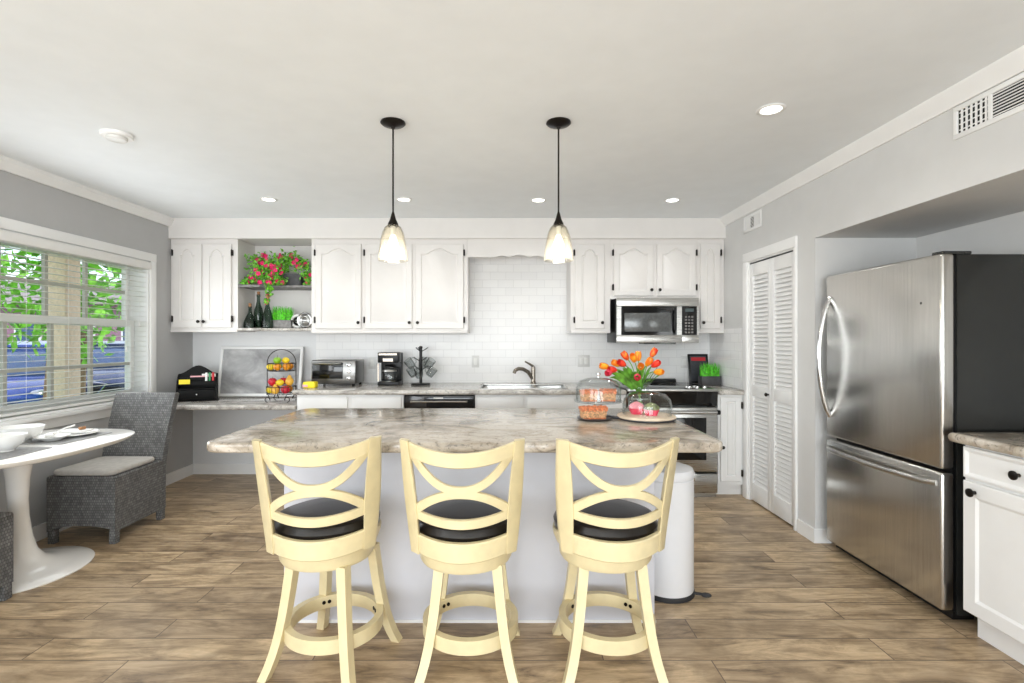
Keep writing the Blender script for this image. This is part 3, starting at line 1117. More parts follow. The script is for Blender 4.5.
# ------------------------------------------------------------------ island
isl = thing('kitchen_island', 'white kitchen island body under the large granite top', 'island', (-.17, 2.7, 0))
MB().box(-1.035, .70, 2.395, 3.02, 0, ZK - .041, .004).build('body', M['panel'], isl)
MB().box(-1.04, .705, 2.388, 2.396, 0, .012).box(-1.043, -1.035, 2.388, 3.025, 0, .07).build('base_trim', M['trim'], isl)
for a in (-.62, .02):
    dd = door(isl, a + .02, a + .62, .12, .82, 3.0, 0, .05, 'door', M['cabwhite'])
    for v in dd.data.vertices:
        v.co.y = (3.042 - isl.location.y) - (v.co.y + isl.location.y - 3.0)
tag(MB().prism(rrect(-1.245, .91, 2.085, 3.16, .07, 8), ZK - .042, ZK, 'XY', .012, 4).build('island_countertop', M['granite']),
    'large beige granite slab topping the island, behind the stools', 'countertop')

# ------------------------------------------------------------------ bar stools


def stool(label, cx, cy, legrot, headrot, lx=0, ly=0):
    t = thing('bar_stool', label, 'stool', (0, 0, 0), 'cream counter stools at the island')
    LR = Matrix.Translation((lx, ly, 0)) @ Matrix.Rotation(legrot, 4, 'Z')
    HR = Matrix.Rotation(headrot, 4, 'Z')
    # legs
    for sx in (-1, 1):
        for sy in (-1, 1):
            b = MB()
            rs = []
            for i in range(11):
                k = i / 10
                z = .445 * (1 - k)
                h = .112 + .044 * k + .032 * k ** 4
                wd = .0215 - .003 * k + .0015 * k * k
                # square section, corners turned to the leg diagonal axes
                cxx, cyy = sx * h, sy * h
                rs.append([(cxx - wd * .9, cyy - wd, z), (cxx + wd * .9, cyy - wd, z), (cxx + wd * .9, cyy + wd, z), (cxx - wd * .9, cyy + wd, z)])
            b.rings(rs)
            b.xf(LR).build('leg', M['cream'], t)
    # foot ring
    b = MB()
    rs = []
    n = 48
    for i in range(n):
        a = 2 * PI * i / n
        r0, r1 = .168, .196
        rs.append([(r * math.cos(a), r * math.sin(a), z) for r, z in ((r0, .132), (r1, .132), (r1, .186), (r0, .186))])
    rs.append(rs[0])
    b.rings(rs, True, False, False)
    ring = b.xf(LR).build('foot_ring', M['cream'], t)
    b = MB()
    for k in (45, 135, 225, 315):
        for dk in (-4, 4):
            a = math.radians(k + dk)
            m4 = Matrix.Rotation(a, 4, 'Z') @ Matrix.Translation((.1675, 0, .16))
            s = MB().lathe([(.008, -.003), (.008, .003)], (0, 0, 0), 10, 'X')
            s.xf(m4)
            b.add(s.v, s.f)
    b.xf(LR).build('screws', M['blackmetal'], ring)
    # swivel disc
    MB().lathe([(.14, .428), (.180, .434), (.188, .447), (.188, .492), (.15, .497)], (0, 0, 0), 40).build('swivel_base', M['cream'], t)
    # seat ring frame with a higher band behind
    b = MB()
    rs = []
    for i in range(n):
        a = 2 * PI * i / n
        back = max(0, -math.sin(a))
        zt = .548 + .02 * min(1, back * 1.6)
        rs.append([(r * math.cos(a), r * math.sin(a), z) for r, z in ((.17, .498), (.202, .498), (.213, .525), (.216, zt - .005), (.211, zt), (.19, zt))])
    rs.append(rs[0])
    b.rings(rs, True, False, False)
    b.xf(HR).build('seat_frame', M['cream'], t)
    MB().lathe([(.05, .525), (.187, .53), (.208, .555), (.212, .583), (.20, .606), (.17, .617), (.08, .622), (.002, .623)], (0, 0, 0), 40).xf(HR).build('seat', M['leather'], t)
    # back on a curved leaning surface

    def hw(z):
        return .182 + .029 * (z - .52) / .44

    def surf(x, z):
        u = x / hw(z)
        return -.232 - .075 * ((z - .52) / .44) ** 1.3 + .095 * u * u if z > .52 else -.232 + .095 * u * u

    def ribbon(b, path, width, th):
        m = len(path)
        rs = []
        for i, (x, z) in enumerate(path):
            p0, p1 = path[max(i - 1, 0)], path[min(i + 1, m - 1)]
            tx, tz = p1[0] - p0[0], p1[1] - p0[1]
            L = math.hypot(tx, tz)
            nx, nz = -tz / L, tx / L
            wv = width[i] if isinstance(width, list) else width
            r = []
            e = .12
            for s, q in ((-1, -1 + e * 3), (-1 + e, -1), (1 - e, -1), (1, -1 + e * 3), (1, 1 - e * 3), (1 - e, 1), (-1 + e, 1), (-1, 1 - e * 3)):
                xx, zz = x + nx * s * wv / 2, z + nz * s * wv / 2
                r.append((xx, surf(xx, zz) + q * th / 2, zz))
            rs.append(r)
        b.rings(rs)
    for s in (-1, 1):
        b = MB()
        path = [(s * (hw(.505 + .445 * i / 12) + .004), .505 + .445 * i / 12) for i in range(13)]
        wl = [.040 + .014 * math.sin(PI * min(1, i / 12 * 1.05)) for i in range(13)]
        ribbon(b, path, wl, .036)
        b.xf(HR).build('back_post', M['cream'], t)
    b = MB()
    path = []
    for i in range(25):
        u = -1 + 2 * i / 24
        path.append((u * .200, .890 + .030 * u * u))
    ribbon(b, path, .056, .026)
    b.xf(HR).build('top_rail', M['cream'], t)
    b = MB()
    sm, fw = [], []
    for i in range(29):
        a = PI * i / 28
        u = -1 + 2 * i / 28
        sm.append((.184 * u, .905 - .128 * (1 - abs(u) ** 2.3)))
    ribbon(b, sm, .032, .022)
    for i in range(29):
        a = PI * i / 28
        u = -1 + 2 * i / 28
        fw.append((.184 * u, .672 + .092 * (1 - abs(u) ** 2.1)))
    ribbon(b, fw, .032, .0215)
    b.xf(HR).build('back_splat', M['cream'], t)
    b = MB()
    path = [(-.19 + .38 * i / 24, .648 + .020 * (2 * i / 24 - 1) ** 2) for i in range(25)]
    ribbon(b, path, .036, .024)
    b.xf(HR).build('lower_rail', M['cream'], t)
    b = MB()
    path = [(-.18 + .36 * i / 24, .538 + .010 * (2 * i / 24 - 1) ** 2) for i in range(25)]
    ribbon(b, path, .075, .03)
    b.xf(HR).build('back_apron', M['cream'], t)
    t.location = (cx, cy, 0)
    return t


stool('cream swivel stool at the left end of the island, seat turned slightly', -.736, 2.13, math.radians(-15), math.radians(8), .03, -.008)
stool('cream swivel stool in the middle of the three at the island', -.160, 2.11, math.radians(-1), 0, .018, .01)
stool('cream swivel stool at the right end of the island, in front of the trash can', .413, 2.12, 0, math.radians(4), .007, .0)

# trash can
tc = thing('trash_can', 'white round pedal trash can standing at the right end of the island', 'trash can', (.848, 2.70, 0))
X, Y = .848, 2.70
MB().lathe([(.142, .018), (.147, .03), (.147, .60), (.143, .605)], (X, Y, 0), 44, sx=.95, sy=.95).build('body', M['canwhite'], tc)
MB().lathe([(.13, 0), (.151, .002), (.151, .02), (.146, .026)], (X, Y, 0), 44, sx=.95, sy=.95).build('base_ring', M['rubber'], tc)
MB().lathe([(.146, .606), (.149, .612), (.149, .635), (.14, .652), (.10, .664), (.002, .668)], (X, Y, 0), 44, sx=.95, sy=.95).build('lid', M['canwhite'], tc)
MB().box(X + .128, X + .146, Y - .03, Y + .03, .58, .63, .005).build('hinge_cover', M['chrome'], tc)
MB().tube([(X + .10, Y - .06, .02), (X + .165, Y - .09, .022)], .012, 8, sq=.5).ell((X + .175, Y - .095, .022), .028, .022, .009).build('pedal', M['rubber'], tc)

# ------------------------------------------------------------------ refrigerator
fr = thing('refrigerator', 'large stainless steel refrigerator with bottom freezer drawer in the wall recess', 'refrigerator', (2.35, 2.82, 0))
f0, f1 = 2.385, 3.25
fx = 2.035
MB().box(fx + .075, NX - .02, f0 + .005, f1 - .005, .03, 1.722, .006).build('body', M['darksteel'], fr)
MB().box(fx + .06, fx + .08, f0 + .012, f1 - .012, .05, 1.71).build('gasket', M['black'], fr)
MB().box(fx, fx + .062, f0, f1, .715, 1.725, .014, 3).build('door', M['steel'], fr)
MB().box(fx, fx + .062, f0, f1, .055, .70, .014, 3).build('freezer_drawer', M['steel'], fr)
MB().box(fx + .06, fx + .16, f0 + .01, f1 - .01, 0.012, .05).build('kick_grille', M['black'], fr)
dh = [o for o in fr.children if o.name.startswith('door')][0]
dd = [o for o in fr.children if o.name.startswith('freezer')][0]
pts = []
for i in range(17):
    k = i / 16
    pts.append((fx - .072 * math.sin(PI * k) ** .7 + .004, f1 - .04, .84 + .745 * k))
MB().tube(pts, .014, 12).build('handle', M['chrome'], dh)
pts = []
for i in range(17):
    k = i / 16
    pts.append((fx - .062 * math.sin(PI * k) ** .45 + .004, f0 + .035 + (f1 - f0 - .06) * k, .645 + .0 * k))
MB().tube(pts, .015, 12).build('handle', M['steel_h'], dd)
MB().lathe([(.006, 0), (.007, .002)], (fx - .001, f0 + .12, 1.5), 10, 'X').build('badge', M['darksteel'], dh)
MB().box(fx + .01, fx + .15, f0 + .01, f0 + .07, 1.7225, 1.737, .004).build('hinge_cover', M['darksteel'], fr)
for y in (f0 + .06, f1 - .06):
    MB().lathe([(.02, 0), (.022, .004), (.018, .014)], (fx + .1, y, 0), 12).build('foot', M['rubber'], fr)

# ------------------------------------------------------------------ near right base cabinet
ncx = 2.03
nb = thing('base_cabinet', 'white base cabinet with oval knobs next to the refrigerator', 'cabinet', (2.35, 1.6, 0))
MB().box(ncx + .02, NX - .005, .9, 2.28, .12, ZK - .041).build('body', M['cabwhite'], nb)
MB().box(ncx + .075, ncx + .09, .9, 2.28, 0, .12).build('toe_kick', M['cabwhite'], nb)


def face_x(o, y0, y1, z0, z1, xf, fr_, name, parent):
    """raised panel facing -X built by turning a -Y facing door"""
    tmp = MB()
    inner = contour(y0 + fr_, y1 - fr_, z0 + fr_, z1 - fr_, 0, 0)
    e = .004
    outer = [(y0 + e, z0 + e), (y1 - e, z0 + e), (y1 - e, z1 - e)] + [(p[0], z1 - e) for p in inner[3:-1]] + [(y0 + e, z1 - e)]
    outb = [(y0, z0), (y1, z0), (y1, z1)] + [(p[0], z1) for p in inner[3:-1]] + [(y0, z1)]
    rs = [[(xf + .02, u, v) for u, v in outb], [(xf + e, u, v) for u, v in outb], [(xf, u, v) for u, v in outer], [(xf, u, v) for u, v in inner],
          [(xf + .007, u, v) for u, v in contour(y0 + fr_, y1 - fr_, z0 + fr_, z1 - fr_, .012, 0)]]
    tmp.rings(rs)
    return tmp.build(name, M['cabwhite'], parent, 25)


for y1 in (2.272, 1.70):
    y0 = y1 - .56
    q = face_x(None, y0, y1, .715, .85, ncx, .012, 'drawer', nb)
    kb = MB().lathe([(.008, 0), (.008, .012), (.012, .018), (.0185, .022), (.0185, .027), (.01, .031)], (0, 0, 0), 18, 'X')
    kb.xf(Matrix.Translation((ncx, (y0 + y1) / 2 + .03, .785)) @ Matrix.Scale(-1, 4, (1, 0, 0))).build('knob', M['blackmetal'], q)
    q = face_x(None, y0, y1, .125, .70, ncx, .06, 'door', nb)
    kb = MB().lathe([(.008, 0), (.008, .012), (.012, .018), (.0185, .022), (.0185, .027), (.01, .031)], (0, 0, 0), 18, 'X')
    kb.xf(Matrix.Translation((ncx, y1 - .06, .66)) @ Matrix.Scale(-1, 4, (1, 0, 0))).build('knob', M['blackmetal'], q)
tag(MB().prism(rrect(2.012, NX - .002, .88, 2.345, .03), ZK - .042, ZK, 'XY', .018, 4).build('countertop', M['granite']),
    'granite countertop on the base cabinet next to the refrigerator', 'countertop')

# ------------------------------------------------------------------ tulip table
tb = thing('tulip_table', 'white pedestal dining table with a rounded top beside the window', 'table', (-2.66, 2.80, 0))
TZ = .748
top = superell(-2.64, 2.78, .425, .53, 2.8, 72)
b = MB()
rs = []
for z, k in ((TZ - .028, .93), (TZ - .024, .95), (TZ - .006, .995), (TZ - .002, 1.0), (TZ, .992)):
    rs.append([(-2.64 + (x + 2.64) * k, 2.78 + (y - 2.78) * k, z) for x, y in top])
b.rings(rs)
b.build('tabletop', M['tulip_white'], tb)
b = MB()
prof = [(0, .305, .34), (.006, .308, .342), (.014, .295, .33), (.024, .225, .25), (.04, .14, .165), (.07, .098, .108), (.12, .070, .073), (.20, .053, .055), (.32, .045, .046), (.42, .046, .046), (.54, .054, .054), (.64, .068, .068), (.70, .085, .085), (TZ - .028, .10, .10)]
rs = []
bx, by = -2.75, 2.92
for z, kx, ky in prof:
    u = min(1, z / .4)
    rs.append([(bx + kx * math.cos(2 * PI * i / 48), by - .03 * u + ky * math.sin(2 * PI * i / 48), z) for i in range(48)])
b.rings(rs)
b.build('pedestal', M['tulip_white'], tb)

# ------------------------------------------------------------------ wicker chairs


def wchair(label, loc, rot):
    t = thing('wicker_chair', label, 'chair', (0, 0, 0), 'grey wicker dining chairs')
    W2, Dp = .22, .46
    # skirt, front at y=0, rear y=Dp, arched lower front edge
    b = MB()
    pts = [(-W2, .425)]
    low = []
    for i in range(13):
        u = -1 + 2 * i / 12
        low.append((u * W2, .08 + .04 * (1 - u ** 2) ** .6))
    prof = [(-W2, .43)] + low + [(W2, .43)]
    b.prism(prof, 0, .03, 'XZ')
    b.box(-W2, -W2 + .03, .03, Dp, .08, .43).box(W2 - .03, W2, .03, Dp, .08, .43).box(-W2 + .03, W2 - .03, Dp - .03, Dp, .08, .43)
    b.build('skirt', M['wicker'], t)
    MB().box(-W2 - .003, W2 + .003, -.003, Dp, .41, .44, .012).build('seat', M['wicker'], t)
    b = MB()
    rs = []
    for i in range(15):
        k = i / 14
        z = .08 + .825 * k
        lean = .02 * k + .14 * max(0, (k - .35)) ** 1.25 / .65 ** 1.25
        hwid = W2 + .006 * k
        y0 = Dp - .03 + lean
        th = .055
        if z < .43:
            y0 = Dp - .005
            th = .04
        bw = .014 * math.sin(PI * k)
        r = []
        for j in range(9):
            u = -1 + 2 * j / 8
            r.append((u * hwid, y0 + .022 * (1 - u * u) * max(0, k - .3), z))
        for j in range(9):
            u = 1 - 2 * j / 8
            r.append((u * hwid, y0 + th + .022 * (1 - u * u) * max(0, k - .3), z))
        rs.append(r)
    # rounded crown
    last = rs[-1]
    cy = sum(p[1] for p in last) / len(last)
    rs.append([(p[0] * .985, cy + (p[1] - cy) * .6, .917) for p in last])
    b.rings(rs)
    b.build('backrest', M['wicker'], t)
    for sx in (-1, 1):
        for y in (.025, Dp + .01):
            MB().box(sx * (W2 - .022) - .021, sx * (W2 - .022) + .021, y - .022, y + .022, 0, .09, .005).build('leg', M['wicker'], t)
    t.location = loc
    t.rotation_euler = (0, 0, rot)
    return t


wchair('grey wicker dining chair at the far end of the table, facing the camera', (-2.735, 3.30, 0), 0)
wchair('grey wicker dining chair at the near end of the table, cut by the frame edge', (-2.745, 2.63, 0), PI)
cu = MB()
cu.prism(rrect(-2.735 - .205, -2.735 + .205, 3.30 + .0, 3.30 + .43, .05), .441, .476, 'XY', .015, 4)
cc = cu.build('seat_cushion', M['cushion'])
tag(cc, 'thin grey seat cushion on the far wicker chair', 'cushion')

# ------------------------------------------------------------------ table setting


def bowl(label, x, y, r, h, group=None):
    b = MB()
    prof = [(.42 * r, 0), (.42 * r, .006), (.62 * r, .02 * h / .08), (.86 * r, .55 * h), (.98 * r, .9 * h), (1.0 * r, h), (.96 * r, h), (.92 * r, .88 * h), (.80 * r, .55 * h), (.55 * r, .03), (.002, .022)]
    b.lathe(prof, (x, y, TZ + .004), 32)
    return tag(b.build('bowl', M['china']), label, 'bowl', group)


for label, poly in (('grey woven placemat under the near bowls on the white table', (-2.78, -2.40, 2.42, 2.72)), ('grey woven placemat under the far plates on the white table', (-2.80, -2.42, 2.80, 3.16))):
    tag(MB().prism(rrect(poly[0], poly[1], poly[2], poly[3], .01), TZ, TZ + .0035).build('placemat', M['placemat']), label, 'placemat')
bowl('white china bowl nearest the front on the dining table', -2.56, 2.62, .088, .083)
bowl('larger white china bowl behind the front bowl on the dining table', -2.70, 2.86, .10, .085)
bowl('white china bowl at the frame edge on the near placemat', -2.60, 2.43, .07, .06)


def plate(name, label, x, y, z, r, cat='plate'):
    b = MB().lathe([(.55 * r, 0), (.6 * r, .002), (.95 * r, .012), (r, .015), (.97 * r, .018), (.6 * r, .007), (.002, .006)], (x, y, z), 36)
    return tag(b.build(name, M['china']), label, cat)


plate('dinner_plate', 'white dinner plate on the far placemat, under the napkin', -2.58, 3.05, TZ + .0037, .13)
tag(MB().prism(rrect(-2.65, -2.50, 3.02, 3.12, .01), TZ + .022, TZ + .033, 'XY', .004).build('napkin', M['label']), 'folded white napkin lying on the far dinner plate', 'napkin')
tag(MB().tube([(-2.545, 3.06, TZ + .043), (-2.535, 3.09, TZ + .043)], .009, 10).build('napkin_ring', M['cork']), 'small brown napkin ring on the folded napkin', 'napkin ring')
b = MB().lathe([(.04, 0), (.045, .004), (.08, .022), (.082, .026), (.076, .024), (.04, .009), (.002, .008)], (-2.565, 2.90, TZ + .0045), 30)
tag(b.build('side_dish', M['china']), 'small white side dish between the large bowl and the plate', 'dish')
b = MB().tube([(-2.61, 2.96, TZ + .03), (-2.60, 3.02, TZ + .05), (-2.58, 3.07, TZ + .062)], [.008, .005, .006], 8)
b.ell((-2.613, 2.94, TZ + .024), .018, .028, .008)
sp = tag(b.build('serving_spoon', M['china']), 'white serving spoon leaning between the bowl and the plate', 'spoon')

# ------------------------------------------------------------------ pendants and ceiling fittings


def pendant(label, x, y):
    t = thing('pendant_lamp', label, 'lamp', (x, y, ZC), 'pendant lamps above the island')
    MB().lathe([(.002, 0), (.062, 0), (.064, -.006), (.055, -.014), (.035, -.02), (.012, -.026), (.008, -.034), (.002, -.034)], (x, y, ZC), 32).build('canopy', M['blackmetal'], t)
    MB().tube([(x, y, ZC - .03), (x, y, 1.965)], .0045, 8).build('rod', M['blackmetal'], t)
    MB().lathe([(.005, 1.975), (.008, 1.965), (.016, 1.935), (.026, 1.915), (.027, 1.90), (.002, 1.90)], (x, y, 0), 24).build('cap', M['blackmetal'], t)
    b = MB()
    prof = [(.028, 1.908), (.042, 1.895), (.054, 1.865), (.062, 1.83), (.068, 1.79), (.073, 1.745), (.075, 1.725)]
    rs = []
    n = 72
    for k, (r, z) in enumerate(prof):
        ring = []
        for i in range(n):
            q = 1 + (.018 if i % 3 == 0 else -.008) * min(1, k / 2)
            a = 2 * PI * i / n
            ring.append((x + r * q * math.cos(a), y + r * q * math.sin(a), z))
        rs.append(ring)
    for r, z in prof[::-1]:
        rs.append([(x + (r - .004) * math.cos(2 * PI * i / n), y + (r - .004) * math.sin(2 * PI * i / n), z) for i in range(n)])
    b.rings(rs, True, False, False)
    b.build('shade', M['shade'], t, 60)
    MB().lathe([(.012, 1.90), (.014, 1.87), (.013, 1.855)], (x, y, 0), 16).build('socket', M['label'], t)
    MB().lathe([(.01, 1.855), (.016, 1.84), (.028, 1.805), (.03, 1.785), (.024, 1.765), (.01, 1.752), (.001, 1.75)], (x, y, 0), 20).build('bulb', M['bulb'], t)
    light('pendant_glow', 'POINT', (x, y, 1.735), 3, color=(1, .92, .80), shadow_soft_size=.03)


pendant('pendant lamp with dark rod and clear glass shade, the left one', (393 - 505) * 2.62 / 512, 2.62)
pendant('pendant lamp with dark rod and clear glass shade, the right one', (558.5 - 505) * 2.62 / 512, 2.62)


def downlight(label, x, y, power):
    t = thing('recessed_light', label, 'ceiling light', (x, y, ZC), 'recessed ceiling lights')
    MB().lathe([(.045, .0), (.062, 0), (.066, -.003), (.062, -.006), (.05, -.007), (.046, -.003)], (x, y, ZC), 32, cap=False).build('trim_ring', M['trim'], t)
    MB().lathe([(.001, -.001), (.0465, -.001), (.0465, -.003), (.001, -.0035)], (x, y, ZC), 32).build('lens', M['led'], t)
    light('recessed_beam', 'SPOT', (x, y, ZC - .02), power, (0, 0, 0), (1, .985, .955), spot_size=math.radians(150), spot_blend=.8, shadow_soft_size=.06)


for label, x, y in (('lit recessed ceiling light nearest the camera, above the refrigerator side', 1.283, 2.47),
                    ('lit recessed ceiling light in front of the microwave cabinet', 1.33, 4.07),
                    ('lit recessed ceiling light behind the right pendant', .265, 4.07),
                    ('lit recessed ceiling light behind the left pendant', -.80, 4.05),
                    ('lit recessed ceiling light in front of the open corner shelf', -1.87, 4.05)):
    downlight(label, x, y, 15)
for i, (x, y) in enumerate(((-2.0, .2), (-.3, -.2), (1.3, .2), (-1.8, -2.0), (1.2, -2.0))):
    light('unseen_fill_spot', 'SPOT', (x, y, ZC - .02), 14, (0, 0, 0), (1, .97, .93), spot_size=math.radians(150), spot_blend=.8, shadow_soft_size=.06)  # fill spots added behind the camera, with no fittings
sd = thing('smoke_detector', 'round white smoke detector on the ceiling near the left wall', 'smoke detector', (-2.10, 2.77, ZC))
MB().lathe([(.002, 0), (.075, 0), (.076, -.014), (.07, -.02), (.002, -.02)], (-2.10, 2.77, ZC), 36).build('base', M['trim'], sd)
MB().lathe([(.05, -.02), (.05, -.028), (.046, -.034), (.03, -.037), (.002, -.037)], (-2.10, 2.77, ZC), 32).build('cap', M['chipwhite'], sd)


def vent(label, y0, y1, z0, z1):
    t = thing('air_vent', label, 'vent', (XR, (y0 + y1) / 2, z0))
    fr_ = MB()
    m = .022
    fr_.box(XR - .008, XR, y0, y1, z0, z0 + m, .002).box(XR - .008, XR, y0, y1, z1 - m, z1, .002).box(XR - .008, XR, y0, y0 + m, z0 + m, z1 - m, .002).box(XR - .008, XR, y1 - m, y1, z0 + m, z1 - m, .002)
    n = 3
    iw = (y1 - y0 - 2 * m) / n
    for i in range(1, n):
        fr_.box(XR - .0075, XR, y0 + m + i * iw - .008, y0 + m + i * iw + .008, z0 + m, z1 - m)
    fr_.build('frame', M['trim'], t)
    MB().box(XR - .0015, XR + .0, y0 + m, y1 - m, z0 + m, z1 - m).build('duct', M['black'], t)
    s = MB()
    for i in range(n):
        a, c = y0 + m + i * iw + .008, y0 + m + (i + 1) * iw - .008
        if i == 1:
            k = 8
            for j in range(k):
                z = z0 + m + (j + .5) * (z1 - z0 - 2 * m) / k
                s.box(XR - .006, XR - .002, a, c, z - .0022, z + .0022)
        else:
            k = 6
            for j in range(k):
                y = a + (j + .5) * (c - a) / k
                s.box(XR - .006, XR - .002, y - .0042, y + .0042, z0 + m, z1 - m)
            if i == 2:
                for j in range(4):
                    z = z0 + m + (j + .5) * (z1 - z0 - 2 * m) / 4
                    s.box(XR - .0065, XR - .002, a, c, z - .002, z + .002)
    s.build('louvers', M['trim'], t)


vent('small white air vent high on the right wall, above the pantry', 4.03, 4.32, 2.215, 2.35)
vent('large white air vent high on the right wall, above the refrigerator', 1.80, 2.30, 2.215, 2.36)


def wallplate(name, label, cat, px, py, w_, n):
    x, z = (px - 505) * YB / 512, 1.32 - (py - 340) * YB / 512
    yy = YB - .008
    t = thing(name, label, cat, (x, yy, z - .057), 'white plates on the tiled wall')
    MB().box(x - w_ / 2, x + w_ / 2, yy - .006, yy, z - .058, z + .058, .002).build('plate', M['chipwhite'], t)
    for i in range(n):
        xx = x + (i - (n - 1) / 2) * .046
        MB().box(xx - .016, xx + .016, yy - .009, yy - .005, z - .033, z + .033, .0015).build('rocker', M['label'], t)


wallplate('wall_outlet', 'white outlet plate on the tile behind the toaster oven', 'outlet', 372.5, 363, .072, 1)
wallplate('wall_outlet', 'white outlet plate on the tile left of the faucet', 'outlet', 475.5, 361.5, .072, 1)
wallplate('light_switch', 'white double switch plate on the tile right of the faucet', 'switch', 583.5, 361, .118, 2)
wallplate('light_switch', 'white double switch plate on the tile under the microwave end', 'switch', 686.5, 362, .118, 2)

# ------------------------------------------------------------------ desk items
lo = thing('letter_organizer', 'black wooden letter organizer with curved top on the desk corner', 'organizer', (-2.765, 4.62, ZD))
lx0, lx1, ly0, ly1 = -2.95, -2.635, 4.585, 4.715
prof = [(lx0, ZD + .006), (lx1, ZD + .006), (lx1, ZD + .24)]
for i in range(15):
    u = i / 14
    prof.append((lx1 + (lx0 - lx1) * u, ZD + .24 + .075 * (.5 - .5 * math.cos(2 * PI * u))))
prof.append((lx0, ZD + .24))
MB().prism(prof, ly1 - .012, ly1, 'XZ').build('back_panel', M['matteblack'], lo)
for x in (lx0, lx1 - .012):
    MB().prism([(ly0, ZD + .006), (ly1 - .013, ZD + .006), (ly1 - .013, ZD + .24), (ly0 + .08, ZD + .22), (ly0 + .03, ZD + .17), (ly0, ZD + .12)], x, x + .012, 'YZ').build('side_panel', M['matteblack'], lo)
for k, (z, y) in enumerate(((.012, ly0), (.105, ly0), (.145, ly0 + .02), (.185, ly0 + .05))):
    MB().box(lx0 + .013, lx1 - .013, y, ly1 - .013, ZD + z, ZD + z + .008).build('shelf', M['matteblack'], lo)
MB().box(lx0 + .013, lx1 - .013, ly0 + .02, ly0 + .028, ZD + .153, ZD + .178).box(lx0 + .013, lx1 - .013, ly0 + .05, ly0 + .058, ZD + .193, ZD + .212).build('divider', M['matteblack'], lo)
dq = MB().box(lx0 + .015, lx1 - .015, ly0 - .004, ly0 + .11, ZD + .022, ZD + .10, .002).build('drawer', M['matteblack'], lo)
MB().ell((-2.79, ly0 - .012, ZD + .06), .009, .009, .009).build('knob', M['chrome'], dq)
MB().box(lx0 - .01, lx1 + .01, ly0 - .012, ly1 + .004, ZD, ZD + .0058, .002).build('base', M['matteblack'], lo)
tag(MB().box(-2.93, -2.845, ly0 + .012, ly0 + .0185, ZD + .154, ZD + .195).build('yellow_card', M['yellow']), 'small yellow card in the left of the letter organizer', 'card')
tag(MB().box(-2.85, -2.66, ly0 + .062, ly0 + .066, ZD + .194, ZD + .224).build('envelope', M['pink']), 'pale pink envelope upright in the letter organizer', 'envelope')
tag(MB().box(-2.76, -2.65, ly0 + .074, ly0 + .078, ZD + .194, ZD + .240).build('envelope', M['label']), 'white envelope behind the pink one in the letter organizer', 'envelope')
for i, (mm, nm, dx) in enumerate((('label', 'white', -2.72), ('green', 'green', -2.694), ('red', 'red', -2.667))):
    tag(MB().box(dx - .009, dx + .009, ly0 + .03, ly0 + .044, ZD + .154, ZD + .252, .003).build('marker_pen', M[mm]), nm + ' marker pen standing at the right of the letter organizer', 'pen', 'pens in the letter organizer')

bd = thing('chalkboard', 'grey chalkboard in a thin white frame leaning on the desk wall', 'chalkboard', (-2.31, 4.90, ZD))
R = Matrix.Translation((0, 4.935, ZD + .003)) @ Matrix.Rotation(math.radians(-9), 4, 'X')
bx0, bx1, bh = -2.775, -1.97, .485
fm = MB().box(bx0, bx1, -.012, .012, 0, .028, .003).box(bx0, bx1, -.012, .012, bh - .024, bh, .003).box(bx0, bx0 + .026, -.012, .012, .028, bh - .024, .003).box(bx1 - .026, bx1, -.012, .012, .028, bh - .024, .003)
fm.xf(R).build('frame', M['trim'], bd)
MB().box(bx0 + .026, bx1 - .026, -.002, .008, .028, bh - .024).xf(R).build('board', M['board'], bd)

# fruit basket
fb = thing('fruit_basket', 'two-tier dark wire fruit basket with arched handle on the desk end', 'basket', (-1.99, 4.56, ZD))
cx, cy = -1.99, 4.56


def circ(r, z, n=28):
    return [(cx + r * math.cos(2 * PI * i / n), cy + r * math.sin(2 * PI * i / n), z) for i in range(n)]


pts = []
for i in range(21):
    a = PI * i / 20
    pts.append((cx - .128 * math.cos(a), cy, 1.115 + .12 * math.sin(a)))
MB().tube([(cx - .128, cy, ZD + .07)] + pts + [(cx + .128, cy, ZD + .07)], .0038, 6).build('handle', M['wire'], fb)
for zz, r in ((ZD + .07, .125), (ZD + .275, .115)):
    b = MB().tube(circ(r, zz + .065), .0034, 6, True).tube(circ(r * .97, zz), .0034, 6, True)
    for i in range(24):
        a = 2 * PI * i / 24
        b.tube([(cx + r * math.cos(a), cy + r * math.sin(a), zz + .065), (cx + r * .97 * math.cos(a), cy + r * .97 * math.sin(a), zz)], .0018, 5)
    for i in range(-3, 4):
        x = i * r * .28
        hh = math.sqrt(max(0, (r * .97) ** 2 - x * x))
        b.tube([(cx + x, cy - hh, zz), (cx + x, cy + hh, zz)], .0018, 5)
    b.build('wire_tray', M['wire'], fb)
for sx, sy in ((-1, -1), (1, -1), (-1, 1), (1, 1)):
    pp = []
    for i in range(15):
        a = -PI / 2 + 1.6 * PI * i / 14
        pp.append((cx + sx * (.085 + .022 * math.cos(a)), cy + sy * .085, ZD + .0255 + .022 * math.sin(a)))
    pp.append((cx + sx * .08, cy + sy * .085, ZD + .07))
    MB().tube(pp, .0034, 6).build('scroll_foot', M['wire'], fb)
fcol = {'red apple': (196, 30, 52), 'orange': (240, 150, 34), 'lemon': (246, 208, 44), 'lime': (120, 178, 44), 'pear': (236, 178, 70), 'green apple': (130, 180, 40)}
fmat = {k: paint('skin_of_' + k.replace(' ', '_'), v, .3, 0, .12, 22) for k, v in fcol.items()}


